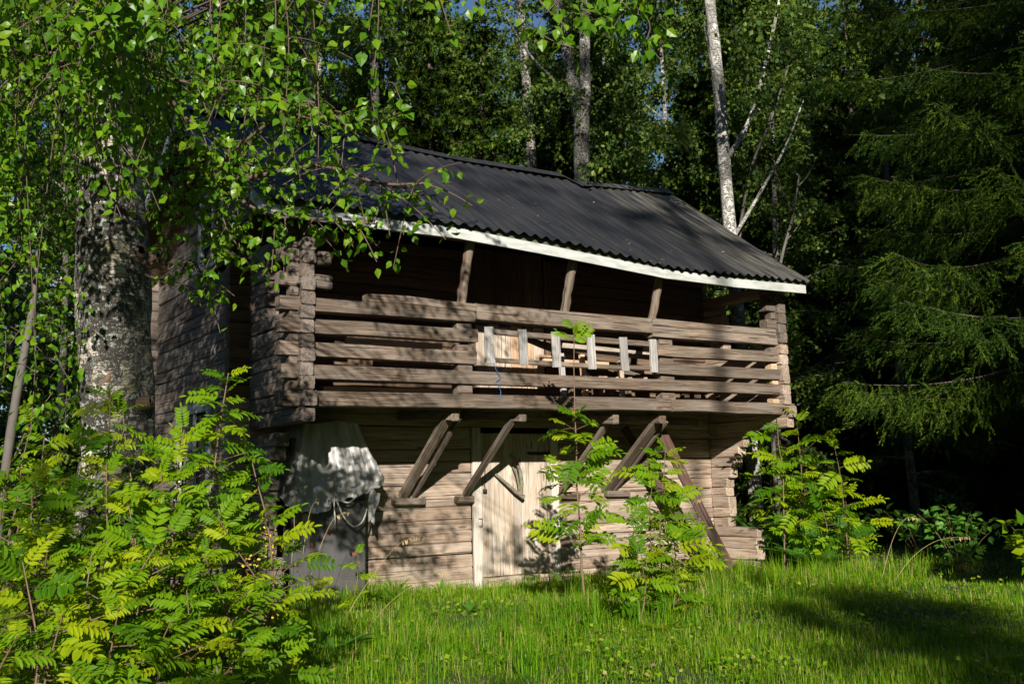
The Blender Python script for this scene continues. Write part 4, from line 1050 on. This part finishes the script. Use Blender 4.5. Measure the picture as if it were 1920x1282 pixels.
for k, (x, y, sc) in enumerate(((7.9, -.75, .95), (8.3, -1.1, .85), (8.6, -.4, 1.1), (7.75, -1.5, .8), (8.9, -1.2, .9), (8.2, -.2, 1.0), (7.6, -1.9, .7), (9.2, -.5, .95))):
    e = empty("fern", (x, y, gzf(x, y))); tag(e, "bright green fern growing behind the sill log's right end", "fern", "ferns by the right corner")
    for j in range(11):
        az = j * .571 + k; el = r.uniform(.45, 1.1)
        a = Vector((math.cos(az) * math.cos(el), math.sin(az) * math.cos(el), math.sin(el))); nn = Vector((-math.cos(az) * math.sin(el), -math.sin(az) * math.sin(el), math.cos(el))); b = a.cross(nn)
        mw = Matrix((b, a, nn)).transposed().to_4x4() @ Matrix.Scale(sc * r.uniform(.75, 1.15), 4); mw.translation = Vector((x, y, gzf(x, y)))
        link("frond", FR[j % 2], e, mw)
def shrub(x, y, h, rad, n, size, label, mat='birchleaf', tv=(LEAF_V, LEAF_F), cat="shrub", seed=0, name="shrub", group=None):
    r = np.random.default_rng(seed + 300); e = empty(name, (x, y, gzf(x, y))); tag(e, label, cat, group)
    ac = Acc(); pos = []; ax = []
    for k in range(9):
        az = k * 2.4; t_ = np.array([x + math.cos(az) * rad * r.uniform(.3, 1), y + math.sin(az) * rad * r.uniform(.3, 1), gzf(x, y) + h * r.uniform(.6, 1)])
        s = np.linspace(0, 1, 5)[:, None]; b = np.array([x, y, gzf(x, y) - .04]); Pp = b + (t_ - b) * s + np.array([0, 0, .15 * h]) * np.sin(math.pi * s)
        ac.tube(Pp, np.linspace(.008, .003, 5), 4)
        f = .2 + .8 * r.random(n // 9); i = f * 4; i0 = np.minimum(i.astype(int), 3); c = Pp[i0] + (Pp[i0 + 1] - Pp[i0]) * (i - i0)[:, None]
        d = r.normal(0, 1, c.shape) * [1, 1, .5]; pos.append(c + unit(d) * .06); ax.append(d + [0, 0, .1])
    pos = np.concatenate(pos); ax = np.concatenate(ax)
    V, F, var = cloud(pos, ax, r.normal(0, .35, pos.shape) + [-.2, -.3, 1], size * r.uniform(.6, 1.2, len(pos)), *tv)
    link("stems", ac.mesh("stems", 'stem'), e); link("leaves", mesh_np("leaves", V, F, MAT[mat], var), e)
shrub(7.6, -5.1, .85, .6, 240, .16, "raspberry like shrub with broad leaves at the lawn's right edge", 'rowan', seed=1)
shrub(8.6, -5.4, .7, .6, 200, .15, "low leafy shrub behind the raspberry like one, under the spruce", 'rowan', seed=2)
shrub(8.9, -3.2, .9, .8, 260, .13, "dim green shrub in the shade between the spruce and the corner saplings", 'fern', seed=3)
shrub(10.5, -1.5, 1.0, 1.0, 260, .14, "shaded shrub far behind the corner saplings", 'fern', seed=4)
shrub(-3.3, -4.6, 1.6, .6, 420, .075, "leafy birch bush at the left edge, beside the old birch", 'birchleaf', seed=5)
shrub(-3.35, -3.2, 2.6, .8, 600, .075, "taller leafy birch bush behind the one at the left edge", 'birchleaf', seed=6)
def rosette(x, y, n, L, label, name="broadleaf_weed", cat="weed", mat='fern', wd=.32):
    e = empty(name, (x, y, gzf(x, y))); tag(e, label, cat)
    for j in range(n):
        az = j * 2.4; el = r.uniform(.5, 1.25); a = np.array([math.cos(az) * math.cos(el), math.sin(az) * math.cos(el), math.sin(el)]); ll = L * r.uniform(.7, 1.1)
        sd = np.array([-math.sin(az), math.cos(az), 0]); up = np.cross(sd, a) * -1; V = []
        for i in range(7):
            f = i / 6; c = np.array([x, y, gzf(x, y)]) + a * ll * f + np.array([0, 0, -.3]) * ll * f * f; w_ = ll * wd * .5 * math.sin(math.pi * (.08 + .92 * f) ** .8) + .002
            V += [c - sd * w_ + up * w_ * .3, c, c + sd * w_ + up * w_ * .3]
        F = [(i * 3 + q, i * 3 + q + 1, (i + 1) * 3 + q + 1, (i + 1) * 3 + q) for i in range(6) for q in (0, 1)]
        link("leaf", mesh_np("leaf", V, np.array(F), MAT[mat], np.full(21, r.random()), smooth=True), e)
rosette(-.55, -3.6, 6, .5, "tall light green dock plant in the grass right of the thicket", wd=.30)
rosette(-.35, -3.5, 5, .3, "smaller dock plant beside the tall light green one")
rosette(2.35, -.35, 9, .34, "drooping narrow leaved weed at the log wall left of the door", wd=.16)
rosette(1.75, -.3, 8, .36, "narrow leaved weed at the wall beside the steel cabinet", wd=.14)
rosette(2.68, -.28, 5, .2, "small round leaved weed at the foot of the door frame", wd=.8)
rosette(2.2, -4.55, 6, .28, "pale maple like seedling on the lawn before the rowans", wd=.75, mat='rowan')
rosette(1.6, -2.2, 7, .26, "low broadleaf weed in the grass before the door")
# tall dry grass stalks with seed heads
def stalk(base, pts, label, group=None, seeds=16, sz=.05):
    e = empty("grass_stalk", base); tag(e, label, "grass stalk", group)
    P = smoothpts([base] + pts, 5); ac = Acc(); ac.tube(P, np.linspace(.0032, .0014, len(P)), 4); link("stem", ac.mesh("stem", 'straw'), e)
    f = .70 + .3 * r.random(seeds); i = f * (len(P) - 1); i0 = np.minimum(i.astype(int), len(P) - 2); c = P[i0] + (P[i0 + 1] - P[i0]) * (i - i0)[:, None]
    V, F, var = cloud(c, r.normal(0, .4, c.shape) + [0.2, 0, -.8], r.normal(0, 1, c.shape), sz * r.uniform(.6, 1.2, seeds), KITE_V * [.45, 1, 1], KITE_F)
    tag(link("seed_head", mesh_np("seed_head", V, F, MAT['straw'], var), e), kind="stuff")
GS = "dry grass stalks with drooping seed heads"
for k, (b, p, lab) in enumerate((((-.1, -1.7), [(.1, -1.7, .6), (.35, -1.6, 1.0), (.6, -1.5, 1.05)], "dry seed headed stalk in front of the cabinet's left side, arching right"), ((-.2, -1.6), [(-.1, -1.6, .8), (-.05, -1.5, 1.25), (.1, -1.45, 1.35)], "upright brown seed headed stalk by the cabinet's left edge"),
        ((-.05, -1.5), [(.05, -1.5, .7), (.2, -1.4, 1.15), (.45, -1.35, 1.18)], "arching brown stalk halfway up the cabinet's dark side"), ((-.1, -2.6), [(.4, -2.3, .4), (.9, -2.0, .72), (1.25, -1.9, .78)], "long pale straw slanting across the cabinet front"),
        ((.2, -2.6), [(.6, -2.4, .2), (1.2, -2.1, .38), (1.5, -2.0, .40)], "lower pale straw slanting before the cabinet"), ((6.6, -3.6), [(6.9, -3.6, .5), (7.2, -3.6, .75), (7.5, -3.6, .72)], "seed headed stalk leaning right beside the corner saplings"),
        ((6.7, -3.7), [(7.0, -3.8, .3), (7.4, -3.9, .48), (7.9, -4.0, .50)], "low seed headed stalk reaching toward the dark path"), ((5.0, -1.6), [(5.2, -1.6, .6), (5.6, -1.5, 1.0), (5.9, -1.5, 1.02)], "long dry straw bent before the stair"))):
    stalk((b[0], b[1], gzf(*b)), p, lab, GS)
for k in range(9):
    x = 3.35 + rng.normal(0, .12); y = -4.0 + rng.normal(0, .12); stalk((x, y, gzf(x, y)), [(x - .05 + rng.normal(0, .05), y, .35), (x - .1 + rng.normal(0, .12), y, .62)], "yellow straw in the loose tuft right of the bushy rowan", "yellow straws in one tuft", 5, .03)
for k, (x, y, h) in enumerate(((-.62, -1.9, .62), (-.5, -2.0, .75), (-.75, -2.1, .5), (-.45, -1.7, .9), (-1.2, -4.0, .35))):
    e = empty("yellow_flower", (x, y, gzf(x, y))); tag(e, "yellow flowering weed between the thicket and the steel cabinet", "flower", "yellow flowers left of the cabinet")
    ac = Acc(); ac.tube(smoothpts([(x, y, gzf(x, y)), (x + .03, y, h * .5), (x, y + .02, h)], 3), .004, 4); link("stem", ac.mesh("stem", 'fern'), e)
    pp = np.array([x, y, h]) + r.normal(0, .035, (14, 3)) * [1, 1, 2]; V, F, var = cloud(pp, r.normal(0, 1, pp.shape), r.normal(0, 1, pp.shape), .035, KITE_V, KITE_F); tag(link("petals", mesh_np("petals", V, F, MAT['yellow'], var), e), kind="stuff")

# fallen leaves on the roof
n = 70; x = 7.4 * r.beta(1.6, 1.8, n); y = -1.8 + 2.9 * r.beta(1.1, 2.0, n); z = np.array([roof_z(a, b) for a, b in zip(x, y)]) + .055
V, F, var = cloud(np.column_stack([x, y, z]), np.column_stack([r.normal(0, 1, n), r.normal(0, 1, n), r.normal(0, .3, n)]), np.tile([0, -.55, .85], (n, 1)) + r.normal(0, .2, (n, 3)), r.uniform(.012, .042, n), LEAF_V, LEAF_F)
tag(link("fallen_leaves", mesh_np("fallen_leaves", V, F, MAT['orange'], var)), "scattered fallen orange leaves lying on the black roof", "leaves", kind="stuff")

# ------------------------------------------------------------------ grass
r = np.random.default_rng(77)
def blades(x, y, h, wd, lean):
    n = len(x); b = np.column_stack([x, y, gz(x, y) - .01]); az = r.uniform(0, 2 * np.pi, n); d = np.column_stack([np.cos(az), np.sin(az), np.zeros(n)]); s = np.column_stack([-d[:, 1], d[:, 0], np.zeros(n)])
    ls = np.abs(r.normal(0, 1, n) * lean)[:, None]; ls = np.minimum(ls, 2.6); up = np.array([0, 0, 1.0])
    H = h[:, None]; Wd = wd[:, None]
    m1 = b + up * H * .5 + d * H * ls * .28; tp_ = b + up * H * (1 - .42 * np.minimum(ls, 2.0)) + d * H * np.minimum(ls, 1.3) * .95; m1[:, 2] -= (H * .08 * ls)[:, 0]
    V = np.stack([b - s * Wd, b + s * Wd, m1 - s * Wd * .8, m1 + s * Wd * .8, tp_], 1).reshape(-1, 3)
    k = (np.arange(n) * 5)[:, None]
    Q = np.concatenate([k, k + 1, k + 3], 1); Q2 = np.concatenate([k, k + 3, k + 2], 1); T = np.concatenate([k + 2, k + 3, k + 4], 1)
    return V, np.concatenate([Q, Q2, T])
def patchy(x, y): return .5 + .5 * np.sin(x * 1.3 + 2 * np.sin(y * .9)) * np.cos(y * 1.7 + np.sin(x * 2.1)) + .25 * np.sin(x * 5.1 + y * 3.7) * np.sin(y * 6.1 - x * 2.2)
NG = 860000
ang = np.radians(r.uniform(-2, 73, NG)); dd = 3.8 + 30 * r.random(NG) ** 2.0
x = CAM.x + dd * np.sin(ang); y = CAM.y + dd * np.cos(ang)
keep = ~((x > -.05) & (x < 7.62) & (y > -.02)) & ~((y > 4.5) & (x < 9)) & ~((x > .34) & (x < 1.3) & (y > -.45) & (y < 0))
keep &= (dd < 15) | (r.random(NG) < .38)
x, y, dd = x[keep], y[keep], dd[keep]
pt = patchy(x, y)
nearwall = np.exp(-np.clip(-.1 - y, 0, 9) / .9) * (x < 7.7) * (x > -.5) + np.exp(-np.hypot((x - 2.8) / 1.1, (y + 3.7) / .8) ** 2) + np.exp(-np.hypot((x - 6.2) / 1.0, (y + 2.9) / .9) ** 2) + .8 * np.exp(-np.hypot((x + 1.2) / 1.2, (y + 4) / 1.6) ** 2)
h = (.050 + .075 * pt + .13 * np.clip(nearwall, 0, 1.2) * np.clip(pt + .3, .2, 1.2)) * r.uniform(.45, 1.4, len(x)); wd = r.uniform(.0013, .0026, len(x)) * (1 + dd / 16)
keep = r.random(len(x)) < np.clip(.55 + .6 * pt, .45, 1); x, y, h, wd = x[keep], y[keep], h[keep], wd[keep]
V, F = blades(x, y, h, wd, r.uniform(.5, 2.4, len(x)))
nl_ = len(x)
# long arching blades in tufts
tx = []; ty = []; th = []
rt = np.random.default_rng(5)
for k in range(420):
    zone = k % 6
    if zone in (0, 1): cx_, cy_ = rt.uniform(-.2, 7.3), rt.uniform(-1.0, -.15)
    elif zone == 2: cx_, cy_ = rt.normal(2.8, .6), rt.normal(-3.6, .5)
    elif zone == 3: cx_, cy_ = rt.normal(7.0, .9), rt.normal(-2.6, .6)
    elif zone == 4: cx_, cy_ = rt.normal(-.6, .7), rt.normal(-3.6, 1.1)
    else: cx_, cy_ = rt.uniform(0, 9), rt.uniform(-6, -1)
    n_ = int(rt.uniform(25, 70)); sp = rt.uniform(.03, .12); tx.append(rt.normal(cx_, sp, n_)); ty.append(rt.normal(cy_, sp, n_)); th.append(rt.uniform(.20, .44) * (.5 if zone == 5 else .72 if zone < 2 else 1) * rt.uniform(.5, 1.15, n_))
tx, ty, th = np.concatenate(tx), np.concatenate(ty), np.concatenate(th)
k_ = ~((tx > -.05) & (tx < 7.62) & (ty > -.02)) & ~((tx > .34) & (tx < 1.3) & (ty > -.45)); tx, ty, th = tx[k_], ty[k_], th[k_]
V2, F2 = blades(tx, ty, th, r.uniform(.003, .0052, len(tx)), r.uniform(.3, 1.5, len(tx)))
V = np.concatenate([V, V2]); F = np.concatenate([F, F2 + 5 * nl_]); x = np.concatenate([x, tx]); y = np.concatenate([y, ty])
# clover and other small leaves in the turf
nc = 15000; ang = np.radians(r.uniform(6, 64, nc)); dd = 5 + 13 * r.random(nc); cx_ = CAM.x + dd * np.sin(ang); cy_ = CAM.y + dd * np.cos(ang)
k_ = ~((cx_ > -.1) & (cx_ < 7.7) & (cy_ > -.1)) & (patchy(cx_ * 1.7 + 3, cy_ * 1.7) > .62); cx_, cy_ = cx_[k_], cy_[k_]
pc = np.column_stack([cx_, cy_, gz(cx_, cy_) + r.uniform(.03, .11, len(cx_))])
Vc, Fc, vc = cloud(pc, np.column_stack([r.normal(0, 1, (len(pc), 2)), r.normal(0, .3, len(pc))]), r.normal(0, .35, (len(pc), 3)) + [-.2, -.4, 1], r.uniform(.025, .055, len(pc)), KITE_V * [1.3, 1, 1], KITE_F)
var = np.repeat(np.clip(.15 + .5 * patchy(y * .8, x * .8)[:, None] + r.normal(0, .27, (len(x), 1)), 0, .999), 5, axis=1).ravel()
F = np.concatenate([F, Fc + len(V)]); V = np.concatenate([V, Vc]); var = np.concatenate([var, vc * .6])
tag(link("grass", mesh_np("grass", V, F, MAT['grass'], var)), "lush uneven summer grass around the storehouse", "grass", kind="stuff")

# ------------------------------------------------------------------ unseen trees added round the clearing, behind where one stands, to shade the scene
EDGE = "unseen trees added for shade round the clearing"
def shade_tree(a, s, mesh, sc, name, lab):
    """a: metres to the right of the sun's line through the standing point, s: metres back towards the sun"""
    hd = np.array([SUN.x, SUN.y]); hd /= np.linalg.norm(hd); rt = np.array([hd[1], -hd[0]])
    p = np.array([CAM.x, CAM.y]) - hd * s + rt * a
    return plant(mesh[0], mesh[1], (p[0], p[1], gzf(*p)), a * 1.7, sc, name, lab, "tree", EDGE)
LE = "tall birch at the clearing's sunny edge, facing the storehouse"; LP = "tall spruce at the clearing's sunny edge, facing the lawn"
EB = tree_birch(30, 4.4, 17.5, 46, 15000, .12, 31, trunk_r=.16, sub=8)
for a, s_, sc in ((-7, 22, 1.0), (-2.0, 25, 1.05), (-3.6, 28, 1.12), (3.7, 22, 1.0), (8.2, 25, 1.08)):
    shade_tree(a, s_, EB, sc, "birch_tree", LE)
for a, s_, sc in ((8.8, 21, .80),): shade_tree(a, s_, EB, sc, "birch_tree", LE)
for a, s_, sc in ((9.9, 20, 1.9), (12.5, 22, 1.95), (16, 21, 1.9), (19.5, 23, 1.9), (10.5, 27, 2.1), (14.5, 28, 2.1), (23, 20, 1.7), (27, 16, 1.7), (-11, 20, 1.5), (-15, 22, 1.8), (-19, 17, 1.7), (-22, 10, 1.7), (-20, 3, 1.6), (-13, 26, 2), (29, 8, 1.7), (28, 0, 1.6), (-9, 28, 1.9)):
    shade_tree(a, s_, SPB, sc, "spruce_tree", LP)
for a, s_, sc in ((3.3, 22, .38), (3.8, 22.6, .385), (4.3, 22, .39), (4.7, 23, .40), (4.0, 23.6, .40), (.3, 22, .335), (-1.0, 22, .33), (1.3, 23.5, .34)):  # small unseen birches, added to throw shade on the lawn
    shade_tree(a, s_, EB, sc, "birch_tree", LE)
